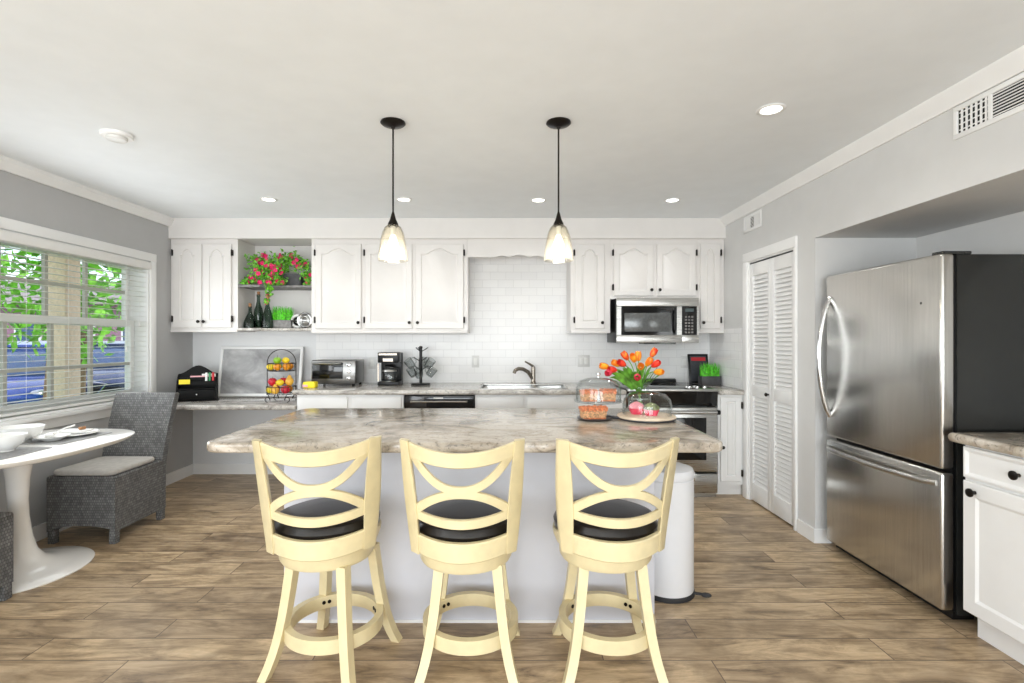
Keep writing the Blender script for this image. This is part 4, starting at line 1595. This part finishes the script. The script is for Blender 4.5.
def fruit(kind, x, y, z, r, label):
    t = thing(kind.replace(' ', '_'), label, kind.split()[-1], (x, y, z - r), 'fruit in the wire basket')
    b = MB()
    if 'apple' in kind or kind == 'orange':
        prof = []
        for i in range(13):
            a = -PI / 2 + PI * i / 12
            rr = r * math.cos(a) * (1 + .05 * math.sin(a))
            zz = r * .94 * math.sin(a)
            if 'apple' in kind and i >= 11:
                zz -= .22 * r * (i - 10) / 2
            prof.append((max(rr, .001), zz))
        b.lathe(prof, (x, y, z), 18)
    elif kind == 'pear':
        prof = [(.001, -r), (.6 * r, -.88 * r), (.95 * r, -.4 * r), (r, 0), (.85 * r, .5 * r), (.52 * r, 1.0 * r), (.36 * r, 1.35 * r), (.2 * r, 1.52 * r), (.001, 1.55 * r)]
        b.lathe(prof, (x, y, z), 18)
    else:
        prof = [(.001, -1.3 * r), (.2 * r, -1.2 * r), (.6 * r, -.9 * r), (.93 * r, -.4 * r), (r, 0), (.93 * r, .4 * r), (.6 * r, .9 * r), (.2 * r, 1.2 * r), (.001, 1.3 * r)]
        b.lathe(prof, (x, y, z), 16, 'X')
    b.build('flesh', fmat[kind], t)
    if kind in ('pear', 'red apple', 'green apple'):
        top = z + (1.5 if kind == 'pear' else .72) * r
        MB().tube([(x, y, top), (x + .004, y, top + .022)], .0018, 5).build('stem', M['bark'], t)


z1, z2 = ZD + .073, ZD + .278
fl = [('lemon', -2.065, 4.51, z2 + .033, .03, 'yellow lemon at the left front of the upper basket tray'),
      ('orange', -1.995, 4.487, z2 + .033, .033, 'orange at the front middle of the upper basket tray'),
      ('orange', -1.925, 4.515, z2 + .035, .035, 'orange at the right front of the upper basket tray'),
      ('lime', -2.03, 4.575, z2 + .034, .033, 'green lime low in the middle of the upper basket tray'),
      ('orange', -1.935, 4.60, z2 + .034, .034, 'orange at the right back of the upper basket tray'),
      ('green apple', -2.015, 4.53, z2 + .088, .034, 'green apple on top of the upper basket tray'),
      ('lemon', -1.955, 4.565, z2 + .088, .028, 'yellow lemon on top of the upper basket tray'),
      ('lemon', -2.075, 4.52, z1 + .033, .030, 'yellow lemon low at the left of the lower basket tray'),
      ('pear', -2.012, 4.482, z1 + .036, .034, 'yellow pear low at the front of the lower basket tray'),
      ('red apple', -1.93, 4.50, z1 + .038, .038, 'red apple low at the right front of the lower basket tray'),
      ('red apple', -2.06, 4.60, z1 + .038, .038, 'red apple low at the back left of the lower basket tray'),
      ('orange', -1.95, 4.61, z1 + .037, .037, 'orange low at the back right of the lower basket tray'),
      ('red apple', -2.06, 4.535, z1 + .105, .038, 'red apple heaped at the left of the lower basket tray'),
      ('red apple', -1.985, 4.585, z1 + .108, .034, 'red apple heaped at the back middle of the lower basket tray'),
      ('pear', -1.915, 4.55, z1 + .108, .036, 'blushed pear heaped at the right of the lower basket tray'),
      ('lemon', -1.99, 4.525, z1 + .098, .03, 'yellow lemon heaped at the middle of the lower basket tray')]
for a in fl:
    fruit(*a)

# ------------------------------------------------------------------ counter items
pk = thing('snack_packet', 'yellow packet lying on the left end of the back counter', 'packet', (-1.70, 4.50, ZK))
MB().box(-1.765, -1.655, 4.46, 4.54, ZK, ZK + .055, .012, 3).build('wrapper', M['yellow'], pk)
MB().box(-1.766, -1.72, 4.4585, 4.4602, ZK + .01, ZK + .03).build('label_band', M['pink'], pk)

to = thing('toaster_oven', 'stainless toaster oven with three knobs on the back counter', 'toaster oven', (-1.56, 4.81, ZK))
t0, t1, ty, tz0, tz1 = -1.765, -1.36, 4.655, ZK + .018, ZK + .235
M['steel_d'] = steel_mat('toaster_steel', (128, 127, 125), .3, (.8, .8, 60))
MB().box(t0, t1, ty + .012, ty + .29, tz0, tz1, .008).build('body', M['steel_d'], to)
MB().box(t0 + .004, t1 - .004, ty, ty + .013, tz0 + .004, tz1 - .006, .003).build('front_panel', M['steel_d'], to)
od = MB().box(t0 + .015, t1 - .115, ty - .008, ty + .001, tz0 + .05, tz1 - .02, .002).build('glass_door', M['blackgloss'], to)
MB().tube([(t0 + .03, ty - .005, tz1 - .03), (t0 + .03, ty - .03, tz1 - .03), (t1 - .13, ty - .03, tz1 - .03), (t1 - .13, ty - .005, tz1 - .03)], .006, 8).build('handle', M['steel_h'], od)
for k in range(3):
    MB().lathe([(.018, 0), (.017, -.018), (.012, -.02)], (t1 - .058, ty, tz0 + .055 + k * .06), 18, 'Y').build('knob', M['chrome'], to)
for x in (t0 + .03, t1 - .03):
    for y in (ty + .04, ty + .26):
        MB().lathe([(.012, ZK), (.014, ZK + .02)], (x, y, 0), 10).build('foot', M['black'], to)

cm = thing('coffee_maker', 'black and steel drip coffee maker with glass carafe on the back counter', 'coffee maker', (-1.076, 4.83, ZK))
c0, c1, cyf = -1.172, -.98, 4.70
MB().box(c0, c1, cyf, cyf + .22, ZK, ZK + .035, .006).build('base', M['black'], cm)
MB().box(c0, c1, cyf + .14, cyf + .22, ZK + .0355, ZK + .30, .006).build('water_tank', M['black'], cm)
hd = MB().box(c0, c1, cyf + .005, cyf + .139, ZK + .21, ZK + .305, .008).build('brew_head', M['black'], cm)
MB().box(c0 + .012, c1 - .012, cyf - .001, cyf + .006, ZK + .28, ZK + .297).box(c0 + .05, c1 - .05, cyf - .001, cyf + .006, ZK + .222, ZK + .25).build('steel_band', M['nickel'], hd)
MB().box(c0 - .0005, c0 + .012, cyf + .006, cyf + .012, ZK + .04, ZK + .2).build('side_trim', M['nickel'], cm)
MB().lathe([(.055, 0), (.055, .003), (.04, .004)], (-1.076, cyf + .075, ZK + .036), 24).build('hot_plate', M['steel_h'], cm)
cf = thing('coffee_carafe', 'glass carafe standing inside the coffee maker', 'carafe', (-1.076, cyf + .072, ZK + .041))
X, Y, Z = -1.076, cyf + .072, ZK + .041
MB().lathe([(.05, 0), (.064, .01), (.068, .05), (.06, .09), (.045, .115), (.048, .13), (.045, .13), (.042, .116), (.057, .09), (.065, .05), (.061, .012), (.002, .006)], (X, Y, Z), 28).build('glass_body', M['glass'], cf)
MB().lathe([(.047, .131), (.049, .138), (.04, .15), (.002, .152)], (X, Y, Z), 24).build('lid', M['black'], cf)
MB().lathe([(.0655, .085), (.062, .1), (.06, .1), (.0635, .085)], (X, Y, Z), 28, cap=False).build('steel_ring', M['steel_h'], cf)
MB().tube([(X + .045, Y - .01, Z + .125), (X + .09, Y - .02, Z + .115), (X + .095, Y - .02, Z + .06), (X + .07, Y - .012, Z + .03)], .008, 8).build('handle', M['black'], cf)

mt = thing('mug_tree', 'dark mug tree stand with clear glass mugs on the back counter', 'mug tree', (-.79, 4.80, ZK))
X, Y = -.79, 4.80
MB().lathe([(.09, 0), (.092, .006), (.085, .014), (.02, .018)], (X, Y, ZK), 28).build('base', M['black'], mt)
MB().lathe([(.014, .015), (.014, .34), (.018, .345), (.016, .36), (.002, .365)], (X, Y, ZK), 14).build('post', M['black'], mt)
hk = []
for lev, z in enumerate((.15, .235, .325)):
    for k in range(3 if lev < 2 else 3):
        a = math.radians((0, 120, 240)[k] + (270, 210, 240)[lev])
        dx, dy = math.cos(a), math.sin(a)
        MB().tube([(X + dx * .012, Y + dy * .012, ZK + z - .01), (X + dx * .05, Y + dy * .05, ZK + z + .012), (X + dx * .068, Y + dy * .068, ZK + z + .025)], .0045, 6).build('hook', M['black'], mt)
        hk.append((lev, a, z))
names = {0: 'lower', 1: 'upper'}
side = ['left', 'front', 'right', 'left', 'front', 'right']
idx = 0
for lev, a, z in hk:
    if lev == 2:
        continue
    dx, dy = math.cos(a), math.sin(a)
    sd_ = 'right' if dx > .4 else ('left' if dx < -.4 else ('front' if dy < 0 else 'back'))
    if abs(dx) > .4:
        sd_ += ' front' if dy < -.3 else (' back' if dy > .3 else ' side')
    t = thing('glass_mug', 'clear glass mug on the %s %s hook of the mug tree' % (names[lev], sd_), 'mug', (0, 0, 0), 'glass mugs on the mug tree')
    # mug axis hangs outward and down, handle on the hook
    g = MB().lathe([(.026, -.045), (.034, -.042), (.038, .0), (.040, .045), (.0375, .045), (.0355, 0), (.031, -.037), (.002, -.036)], (0, 0, 0), 22)
    hd_ = MB().tube([(-.034, 0, .03), (-.06, 0, .028), (-.068, 0, 0), (-.058, 0, -.026), (-.034, 0, -.03)], .0055, 8)
    mx = Matrix.Translation((X + dx * .105, Y + dy * .105, ZK + z - .035)) @ Matrix.Rotation(a, 4, 'Z') @ Matrix.Rotation(math.radians(38), 4, 'Y')
    g.xf(mx).build('cup', M['mug'], t)
    hd_.xf(mx).build('handle', M['mug'], t)

# right corner
ck = thing('framed_print', 'small dark framed print with a red heading leaning in the right corner', 'picture', (1.86, 4.96, ZK))
R = Matrix.Translation((0, 4.955, ZK + .004)) @ Matrix.Rotation(math.radians(-12), 4, 'X')
k0, k1, kh = 1.79, 1.985, .285
MB().box(k0, k1, 0, .015, 0, kh, .003).xf(R).build('frame', M['black'], ck)
pp = MB().box(k0 + .018, k1 - .018, -.0015, .001, .018, kh - .018).xf(R).build('print', M['slate'], ck)
MB().box(k0 + .028, k1 - .028, -.0025, 0, kh - .068, kh - .034).xf(R).build('heading_band', M['red'], pp)
MB().box(k0 + .028, k1 - .05, -.0025, 0, .15, .16).box(k0 + .028, k1 - .06, -.0025, 0, .17, .178).box(k0 + .028, k1 - .05, -.0025, 0, .19, .198).box(k0 + .03, k0 + .05, -.0025, 0, .04, .14).build('text_lines', M['label'], pp).matrix_basis = Matrix()
for o in pp.children:
    pass


def grass_box(label, x0, x1, y0, y1, z, h, gh, pot, n, seed):
    t = thing('grass_planter', label, 'planter', ((x0 + x1) / 2, (y0 + y1) / 2, z))
    b = MB()
    b.box(x0, x1, y0, y0 + .006, z, z + h, .001).box(x0, x1, y1 - .006, y1, z, z + h, .001).box(x0, x0 + .006, y0 + .006, y1 - .006, z, z + h).box(x1 - .006, x1, y0 + .006, y1 - .006, z, z + h).box(x0 + .006, x1 - .006, y0 + .006, y1 - .006, z, z + h - .012)
    b.build('pot', pot, t)
    rr = random.Random(seed)
    g = MB()
    for i in range(n):
        x, y = rr.uniform(x0 + .01, x1 - .01), rr.uniform(y0 + .01, y1 - .01)
        L = gh * rr.uniform(.6, 1.12)
        lx, ly = rr.uniform(-.02, .02), rr.uniform(-.008, .008)
        wd = .0022
        a = rr.uniform(0, PI)
        c_, s_ = math.cos(a) * wd, math.sin(a) * wd
        zz = z + h - .013
        g.rings([[(x - c_, y - s_, zz), (x + c_, y + s_, zz), (x + s_, y - c_, zz)],
                 [(x - c_ + lx * .4, y - s_ + ly * .4, zz + L * .6), (x + c_ + lx * .4, y + s_ + ly * .4, zz + L * .6), (x + s_ + lx * .4, y - c_ + ly * .4, zz + L * .6)],
                 [(x + lx - .0003, y + ly, zz + L), (x + lx + .0003, y + ly, zz + L), (x + lx, y + ly + .0003, zz + L)]])
    gg = g.build('grass_blades', M['grassm'], t)
    gg['kind'] = 'stuff'
    return t


grass_box('dark planter of bright green grass on the counter right of the range', 1.815, 1.995, 4.72, 4.82, ZK, .085, .13, M['darkpot'], 330, 11)

# ------------------------------------------------------------------ open shelf items
zs1, zs2 = uz(284.3), uz(328)


def bottle(label, px, D, r, h, prof, corky):
    x = (px - 505) * D / 512
    t = thing('glass_bottle', label, 'bottle', (x, D, zs2), 'dark bottles on the corner shelf')
    MB().lathe([(k * r if k > 0 else -k, v * h) for k, v in prof], (x, D, zs2), 28).build('glass_body', M['bottle'], t)
    if corky:
        MB().lathe([(.0105, h - .008), (.0135, h + .001), (.0135, h + .028), (.002, h + .03)], (x, D, zs2), 14).build('cork', M['cork'], t)


flask = [(.9, 0), (1, .03), (1, .22), (.93, .32), (.62, .52), (.34, .68), (-.015, .78), (-.0135, .93), (-.017, .94), (-.017, 1), (-.011, 1)]
slim = [(.9, 0), (1, .02), (1, .45), (.9, .55), (.55, .68), (-.015, .80), (-.0135, .93), (-.017, .94), (-.017, 1), (-.011, 1)]
tear = [(.85, 0), (1, .04), (1, .18), (.88, .34), (.6, .54), (.34, .74), (-.014, .88), (-.013, .96), (-.017, .97), (-.017, 1), (-.011, 1)]
bottle('short round dark bottle with cork at the left of the lower shelf', 250, 4.82, .056, .205, flask, True)
bottle('tall slim dark green bottle with cork in the middle of three bottles', 258.5, 4.91, .042, .325, slim, True)
bottle('dark teardrop bottle without cork beside the shelf grass planter', 267.5, 4.82, .054, .285, tear, False)
grass_box('grey metal planter of bright green grass on the lower corner shelf', (272 - 505) * 4.86 / 512, (292.5 - 505) * 4.86 / 512, 4.82, 4.90, zs2, .078, .135, M['zinc'], 330, 12)
for label, px, D, r in (('ring shaped black and white ornament on the lower corner shelf', 297.5, 4.87, .055), ('large silver ring ornament at the right end of the lower corner shelf', 305.0, 4.83, .062)):
    x = (px - 505) * D / 512
    t = thing('ring_ornament', label, 'ornament', (x, D, zs2))
    n = 30
    MB().tube([(x + r * math.cos(2 * PI * i / n), D, zs2 + r * 1.02 + .012 + r * math.sin(2 * PI * i / n)) for i in range(n)], .013, 10, True).build('outer_ring', M['chrome'] if r > .06 else M['label'], t)
    MB().tube([(x + r * .55 * math.cos(2 * PI * i / n), D - .004, zs2 + r * 1.02 + .012 + r * .55 * math.sin(2 * PI * i / n)) for i in range(n)], .010, 8, True).box(x - r * .9, x + r * .9, D - .005, D + .005, zs2 + r + .006, zs2 + r + .018).build('inner_ring', M['black'] if r < .06 else M['steel_h'], t)
    MB().box(x - .02, x + .02, D - .014, D + .014, zs2, zs2 + .006).build('foot', M['black'], t)

# trailing flower pot
fp = thing('flowering_plant', 'trailing plant with magenta flowers in a dark pot on the upper corner shelf', 'plant', (-1.96, 4.86, zs1))
px0, px1 = (279 - 505) * 4.83 / 512, (303 - 505) * 4.83 / 512
MB().rings([[(u, v, zs1) for u, v in rrect(px0 + .01, px1 - .01, 4.80, 4.93, .02)], [(u, v, zs1 + .11) for u, v in rrect(px0, px1, 4.79, 4.94, .02)], [(u, v, zs1 + .11) for u, v in rrect(px0 + .01, px1 - .01, 4.80, 4.93, .02)], [(u, v, zs1 + .09) for u, v in rrect(px0 + .01, px1 - .01, 4.80, 4.93, .02)]]).build('pot', M['darkpot'], fp)
rr = random.Random(21)
blobs = [((258, 262), 4.80, .10, 1.0), ((268, 266), 4.78, .11, 1.2), ((277, 268), 4.78, .10, 1.2), ((286, 260), 4.82, .08, .8), ((295, 261), 4.84, .08, .8), ((303, 264), 4.84, .06, .6), ((308, 274), 4.80, .05, .5), ((262, 275), 4.76, .09, 1), ((272, 278), 4.75, .09, 1), ((252, 279), 4.76, .05, .5), ((246, 283), 4.76, .04, .35), ((270, 288), 4.71, .035, .4), ((269, 295), 4.70, .028, .3), ((267, 301), 4.70, .025, .25), ((308, 282), 4.79, .035, .3), ((280, 282), 4.74, .05, .5)]
lf = MB()
bl_pts = []
for (pp_, D, r, wt) in blobs:
    c0_ = P(pp_[0], pp_[1], D)
    for i in range(int(150 * wt)):
        d = Vector((rr.gauss(0, .5), rr.gauss(0, .32), rr.gauss(0, .42)))
        c = c0_ + d * r
        c.z = max(c.z, zs1 + .006) if c.y > 4.715 else c.z
        c.y = min(c.y, 5.02)
        c.x = min(max(c.x, nx0 + .02), nx1 - .02)
        t_ = Vector((rr.uniform(-1, 1), rr.uniform(-1, .2), rr.uniform(-.8, .8))).normalized()
        s = t_.cross(Vector((rr.uniform(-.5, .5), rr.uniform(-1, -.2), rr.uniform(-.2, 1)))).normalized()
        L, Wd = rr.uniform(.024, .042), rr.uniform(.009, .015)
        up = s.cross(t_) * .004
        lf.add([c - t_ * L / 2, c + s * Wd + up, c + t_ * L / 2, c - s * Wd + up], [(0, 1, 2), (0, 2, 3)])
    for i in range(max(1, int(5.2 * wt))):
        d = Vector((rr.gauss(0, .45), -abs(rr.gauss(.25, .22)), rr.gauss(0, .42)))
        c = c0_ + d * r
        c.z = max(c.z, zs1 + .02) if c.y > 4.70 else c.z
        c.x = min(max(c.x, nx0 + .03), nx1 - .03)
        bl_pts.append(c)
stem = MB()
for a, c in (((268, 278), (269, 300)), ((268, 270), (246, 283)), ((290, 270), (308, 282))):
    A, C = P(a[0], a[1], 4.78), P(c[0], c[1], 4.70 if c[1] > 290 else 4.77)
    C.z = max(C.z, zs1 + .006) if c[1] < 290 else C.z
    mid = (A + C) / 2 + Vector((0, -.03, .03))
    if c[1] > 290:
        mid = Vector((A.x, 4.70, zs1 + .02))
    stem.tube([A, mid, C], .003, 5)
stem.build('vine_stems', M['leafdark'], fp)
lf.build('leaves', M['leaf'], fp)
proto = None
for c in bl_pts[:60]:
    if proto is None:
        b = MB()
        for k in range(5):
            a = 2 * PI * k / 5
            u = Vector((math.cos(a), 0, math.sin(a)))
            v = Vector((-math.sin(a), 0, math.cos(a)))
            b.add([Vector((0, .004, 0)), u * .014 + v * .012 + Vector((0, -.004, 0)), u * .025 + Vector((0, -.006, 0)), u * .014 - v * .012 + Vector((0, -.004, 0))], [(0, 1, 2, 3)])
        b.ell((0, -.002, 0), .005, .004, .005, 8, 5)
        proto = b.build('blossom', M['petal'])
        proto.parent = fp
        o = proto
    else:
        o = proto.copy()
        COL.objects.link(o)
    o.location = c - fp.location
    o.rotation_euler = (rr.uniform(-.7, .5), rr.uniform(0, 3), rr.uniform(-.8, .8))

# ------------------------------------------------------------------ island items
cs_ = thing('cake_stand', 'glass pedestal cake stand with a clear dome on the island', 'cake stand', (.52, 2.83, ZK))
X, Y = .515, 2.83
MB().lathe([(.002, 0), (.075, 0), (.078, .004), (.06, .010), (.03, .02), (.018, .04), (.02, .06), (.05, .072), (.127, .078), (.132, .086), (.127, .085), (.002, .083)], (X, Y, ZK), 44).build('pedestal', M['glass'], cs_)
zp = ZK + .086
dm = MB().lathe([(.124, 0), (.124, .065), (.118, .09), (.10, .11), (.06, .122), (.02, .126), (.002, .127), (.002, .124), (.058, .119), (.097, .107), (.114, .088), (.1205, .064), (.1205, 0)], (X, Y, zp), 44, cap=False).build('dome', M['glass'], cs_)
MB().lathe([(.006, .126), (.006, .136), (.012, .142), (.012, .150), (.003, .154)], (X, Y, zp), 14).build('dome_knob', M['chrome'], dm)


def slab_cake(label, x, y, z, L, w_, h, rot, slant=.02):
    t = thing('cake_slice', label, 'cake', (0, 0, 0), 'orange topped cake slices')
    b = MB()
    rs = []
    n = 12
    rr = random.Random(int(x * 1000))
    for i in range(n + 1):
        u = -L / 2 + L * i / n
        e = .004 * math.sin(i * 2.1)
        rs.append([(u * .88, -w_ / 2 + .006, 0), (u * .88, w_ / 2 - .006, 0), (u * .96, w_ / 2, h * .8), (u * .96, -w_ / 2, h * .8)])
    b.rings(rs)
    b.build('crumb', M['cakein'], t)
    b = MB()
    rs = []
    for i in range(n + 1):
        u = -L / 2 + L * i / n
        e = .005 * math.sin(i * 2.3 + x * 9)
        rs.append([(u, -w_ / 2 - .004, h * .68 + e), (u, w_ / 2 + .004, h * .68 - e), (u, w_ / 2 + .002, h * .93), (u, 0, h * 1.05 + e), (u, -w_ / 2 - .002, h * .93 + e)])
    b.rings(rs)
    b.build('glaze', M['cake'], t)
    MB().box(-L * .44, L * .44, -w_ / 2 + .004, w_ / 2 - .004, -.0005, h * .1).build('crust', M['cake'], t)
    t.location = (x, y, z + .001)
    t.rotation_euler = (0, 0, rot)


slab_cake('orange glazed cake slice under the dome, left half', X - .056, Y - .02, zp - .001, .086, .07, .06, .1)
slab_cake('orange glazed cake slice under the dome, right half', X + .05, Y - .01, zp - .001, .088, .07, .062, -.08)
tag(MB().lathe([(.002, 0), (.055, 0), (.088, .006), (.09, .010), (.085, .011), (.05, .006), (.002, .005)], (.47, 2.705, ZK), 36).build('small_plate', M['slate']), 'dark slate round plate in front of the cake stand', 'plate')
slab_cake('orange glazed cake slice on the dark plate before the cake stand', .465, 2.705, ZK + .0065, .135, .08, .062, .12)

bdX, bdY = .752, 2.73
sb = thing('serving_board', 'round pale wooden serving board with dark rim and handle on the island', 'serving board', (bdX, bdY, ZK))
MB().lathe([(.002, .008), (.150, .008), (.153, .012), (.151, .020), (.145, .022), (.002, .022)], (bdX, bdY, ZK), 48).build('board', M['woodboard'], sb)
b = MB().lathe([(.002, 0), (.148, 0), (.154, .003), (.154, .0075), (.002, .0078)], (bdX, bdY, ZK), 48)
b.build('base_rim', M['slate'], sb)
MB().prism([(bdX - .145, bdY - .03), (bdX - .145, bdY + .005), (bdX - .235, bdY + .055), (bdX - .245, bdY + .035)], ZK + .001, ZK + .014, 'XY', .004).build('handle', M['slate'], sb)
zq = ZK + .0225
cl = thing('glass_cloche', 'clear glass cloche covering two cupcakes on the serving board', 'cloche', (bdX, bdY, zq))
MB().lathe([(.128, 0), (.128, .055), (.120, .085), (.098, .108), (.06, .120), (.02, .124), (.002, .1245), (.002, .1215), (.058, .117), (.095, .105), (.1165, .083), (.1245, .054), (.1245, 0)], (bdX + .005, bdY, zq), 48, cap=False).build('dome', M['glass'], cl)


def cupcake(label, x, y, top):
    t = thing('cupcake', label, 'cupcake', (x, y, zq), 'cupcakes under the cloche')
    b = MB()
    rs = []
    n = 40
    for r, z in ((.028, 0), (.034, .016), (.040, .032)):
        rs.append([(x + r * (1 + .03 * (-1) ** i) * math.cos(2 * PI * i / n), y + r * (1 + .03 * (-1) ** i) * math.sin(2 * PI * i / n), zq + z + .0005) for i in range(n)])
    b.rings(rs)
    b.build('wrapper', M['pinkwrap'], t, 20)
    b = MB().lathe([(.039, .030), (.043, .036), (.040, .044), (.036, .048), (.033, .054), (.025, .058), (.016, .063), (.003, .067)], (x, y, zq), 20)
    fo = b.build('frosting', M[top], t)
    rr = random.Random(int(x * 999))
    sp_ = MB()
    for i in range(14):
        a, q = rr.uniform(0, 2 * PI), rr.uniform(.3, 1)
        sp_.ell((x + .03 * q * math.cos(a), y + .03 * q * math.sin(a), zq + .042 + .024 * (1 - q)), .0035, .0035, .0035, 6, 4)
    sp_.build('sprinkles', M['red'] if top == 'frost' else M['label'], fo)


cupcake('pink frosted cupcake at the left under the cloche', bdX - .045, bdY + .02, 'frost')
cupcake('dark green frosted cupcake in a pink wrapper under the cloche', bdX + .02, bdY - .03, 'choc')

VX, VY = .785, 2.985
vs = thing('glass_vase', 'clear glass jar vase of tulips behind the cloche on the island', 'vase', (VX, VY, ZK))
MB().lathe([(.04, 0), (.062, .004), (.064, .02), (.064, .10), (.055, .125), (.05, .135), (.056, .142), (.05, .150), (.058, .160), (.064, .168), (.060, .168), (.053, .159), (.046, .150), (.046, .135), (.052, .123), (.060, .10), (.060, .022), (.05, .012), (.002, .010)], (VX, VY, ZK), 36).build('jar', M['glass'], vs)
MB().lathe([(.002, .0125), (.05, .0125), (.0595, .024), (.0595, .075), (.002, .075)], (VX, VY, ZK), 30).build('water', glass('vase_water', (226, 236, 206), (190, 206, 160), 1.2), vs)
tcols = {'red': (222, 44, 40), 'orange': (246, 122, 24), 'yellow orange': (250, 176, 40), 'flame red and orange': (226, 58, 30), 'pink red': (230, 50, 84)}
tm = {}
for k, c in tcols.items():
    m_ = NT('petal_' + k.replace(' ', '_'))
    tcd = m_.n('TexCoord')
    f_ = m_.noise(m_.coord((1, 1, .4)), 34, 3, .6, .8)
    c2 = {'red': (240, 70, 44), 'orange': (252, 190, 50), 'yellow orange': (246, 130, 34), 'flame red and orange': (250, 170, 40), 'pink red': (240, 90, 110)}[k]
    m_.l(m_.ramp(f_, [(.4, c), (.68, c2)]), m_.b.inputs['Base Color'])
    m_.set(Roughness=.45)
    m_.b.inputs['Subsurface Weight'].default_value = 0
    tm[k] = m_.m


def tulip(kind, px, py, D, label, droop=False, leafside=0, s=1.0):
    head = P(px, py, D)
    t = thing('tulip', label, 'tulip', (VX, VY, ZK + .012), 'tulips in the glass vase')
    b0 = Vector((VX + (head.x - VX) * -.12, VY + (head.y - VY) * -.1, ZK + .03))
    nk = Vector((VX + (head.x - VX) * .22, VY + (head.y - VY) * .22, ZK + .165))
    d = (head - nk)
    m1 = nk + d * .5 + Vector((0, 0, .02))
    pts = [b0, nk, m1, head - Vector((0, 0, .012))]
    if droop:
        m1 = nk + d * .6 + Vector((0, 0, .05))
        pts = [b0, nk, m1, head + Vector((0, 0, .022))]
    # smooth path
    sm = []
    for i in range(len(pts) - 1):
        for k in range(5):
            u = k / 5
            p0, p1, p2, p3 = pts[max(i - 1, 0)], pts[i], pts[i + 1], pts[min(i + 2, len(pts) - 1)]
            sm.append(.5 * ((2 * p1) + (p2 - p0) * u + (2 * p0 - 5 * p1 + 4 * p2 - p3) * u * u + (3 * p1 - p0 - 3 * p2 + p3) * u ** 3))
    sm.append(pts[-1])
    MB().tube(sm, .0028, 7).build('stem', M['leafdark'], t)
    ax = (sm[-1] - sm[-3]).normalized()
    if droop:
        ax = Vector((ax.x, ax.y - .8, -.25)).normalized()
    q = ax.to_track_quat('Z', 'Y').to_matrix().to_4x4()
    bm_ = MB()
    rr = random.Random(px)
    for ring in range(2):
        for k in range(3):
            a0 = 2 * PI * (k / 3 + ring / 6) + rr.uniform(-.1, .1)
            R_ = .0135 if ring else .0155
            rows = []
            for i in range(7):
                v = i / 6
                rad = R_ * (math.sin(PI * (.12 + .62 * v)) ** .8)
                wdt = (.95 * math.sin(PI * (.1 + .86 * v)) ** .7 + .03)
                row = []
                for j in range(5):
                    a = a0 + (j - 2) / 2 * wdt * 1.05
                    row.append(Vector((rad * math.cos(a), rad * math.sin(a), -.004 + .044 * v)) * s)
                rows.append(row)
            for i in range(6):
                for j in range(4):
                    bm_.add([rows[i][j], rows[i][j + 1], rows[i + 1][j + 1], rows[i + 1][j]], [(0, 1, 2, 3)])
    bm_.xf(Matrix.Translation(sm[-1]) @ q)
    bm_.build('bloom', tm[kind], t, 60)
    # leaf
    for leafside, lk in ((leafside or 1, 1.0), (-(leafside or 1), .85)):
        rs = []
        base_ = nk + Vector((leafside * .006, -.01, -.03))
        tip = nk + d * .66 * lk + Vector((leafside * .06, -.035 * lk, .005))
        for i in range(9):
            v = i / 8
            c = base_.lerp(tip, v) + Vector((leafside * .015 * math.sin(PI * v), 0, .03 * math.sin(PI * v)))
            wd = .0115 * math.sin(PI * (.15 + .85 * v)) ** .8 + .0006
            rs.append([c + Vector((0, -.002, -wd * .8)) + Vector((-wd * .6, 0, 0)), c + Vector((0, .004, 0)), c + Vector((wd * .6, 0, wd * .8)) + Vector((0, -.002, 0)), c + Vector((0, .0055, 0))])
        MB().rings(rs).build('leaf', M['leafdark'], t, 60)


for a in (('yellow orange', 608, 365, 2.93, 'yellow orange tulip leaning farthest left in the vase', False, -1),
          ('red', 615.5, 368, 2.90, 'red tulip low beside the farthest left tulip', False, -1),
          ('orange', 619.5, 363, 2.95, 'orange and yellow tulip between two red ones on the left', False, -1),
          ('red', 624.5, 363, 2.92, 'red tulip left of center, below the upright flame tulip', False, 1),
          ('flame red and orange', 627.5, 357, 2.98, 'flame colored tulip standing tall left of center', False, 0),
          ('orange', 634.5, 359, 2.93, 'orange tulip at the top center of the bouquet', False, -1),
          ('orange', 638.5, 358, 3.0, 'orange tulip just behind the top center one', False, 1),
          ('yellow orange', 640.5, 366, 2.90, 'yellow orange tulip in the middle of the bouquet', False, 1),
          ('orange', 646.5, 363, 2.96, 'orange tulip right of the middle, beside a red one', False, 1),
          ('red', 652.5, 364, 2.93, 'red tulip on the right side above the yellow one', False, 1),
          ('flame red and orange', 651.5, 354, 2.99, 'tallest flame red tulip at the upper right', False, 0),
          ('yellow orange', 655, 370, 2.91, 'yellow orange tulip leaning farthest right', False, 1),
          ('pink red', 610.5, 375.5, 2.90, 'pink red tulip drooping low at the far left', True, -1),
          ('pink red', 637, 380, 2.86, 'pink red tulip drooping in front of the vase neck', True, 0)):
    tulip(*a, s=1.28)

# the organizer and what stands in it are turned towards the room
RZ = Matrix.Translation((-2.765, 4.66, 0)) @ Matrix.Rotation(math.radians(24), 4, 'Z') @ Matrix.Translation((2.765, -4.66, 0))
for o in COL.objects:
    if o.parent is None and (o.name.startswith(('letter_organizer', 'yellow_card', 'envelope', 'marker_pen'))):
        o.matrix_basis = RZ @ o.matrix_basis
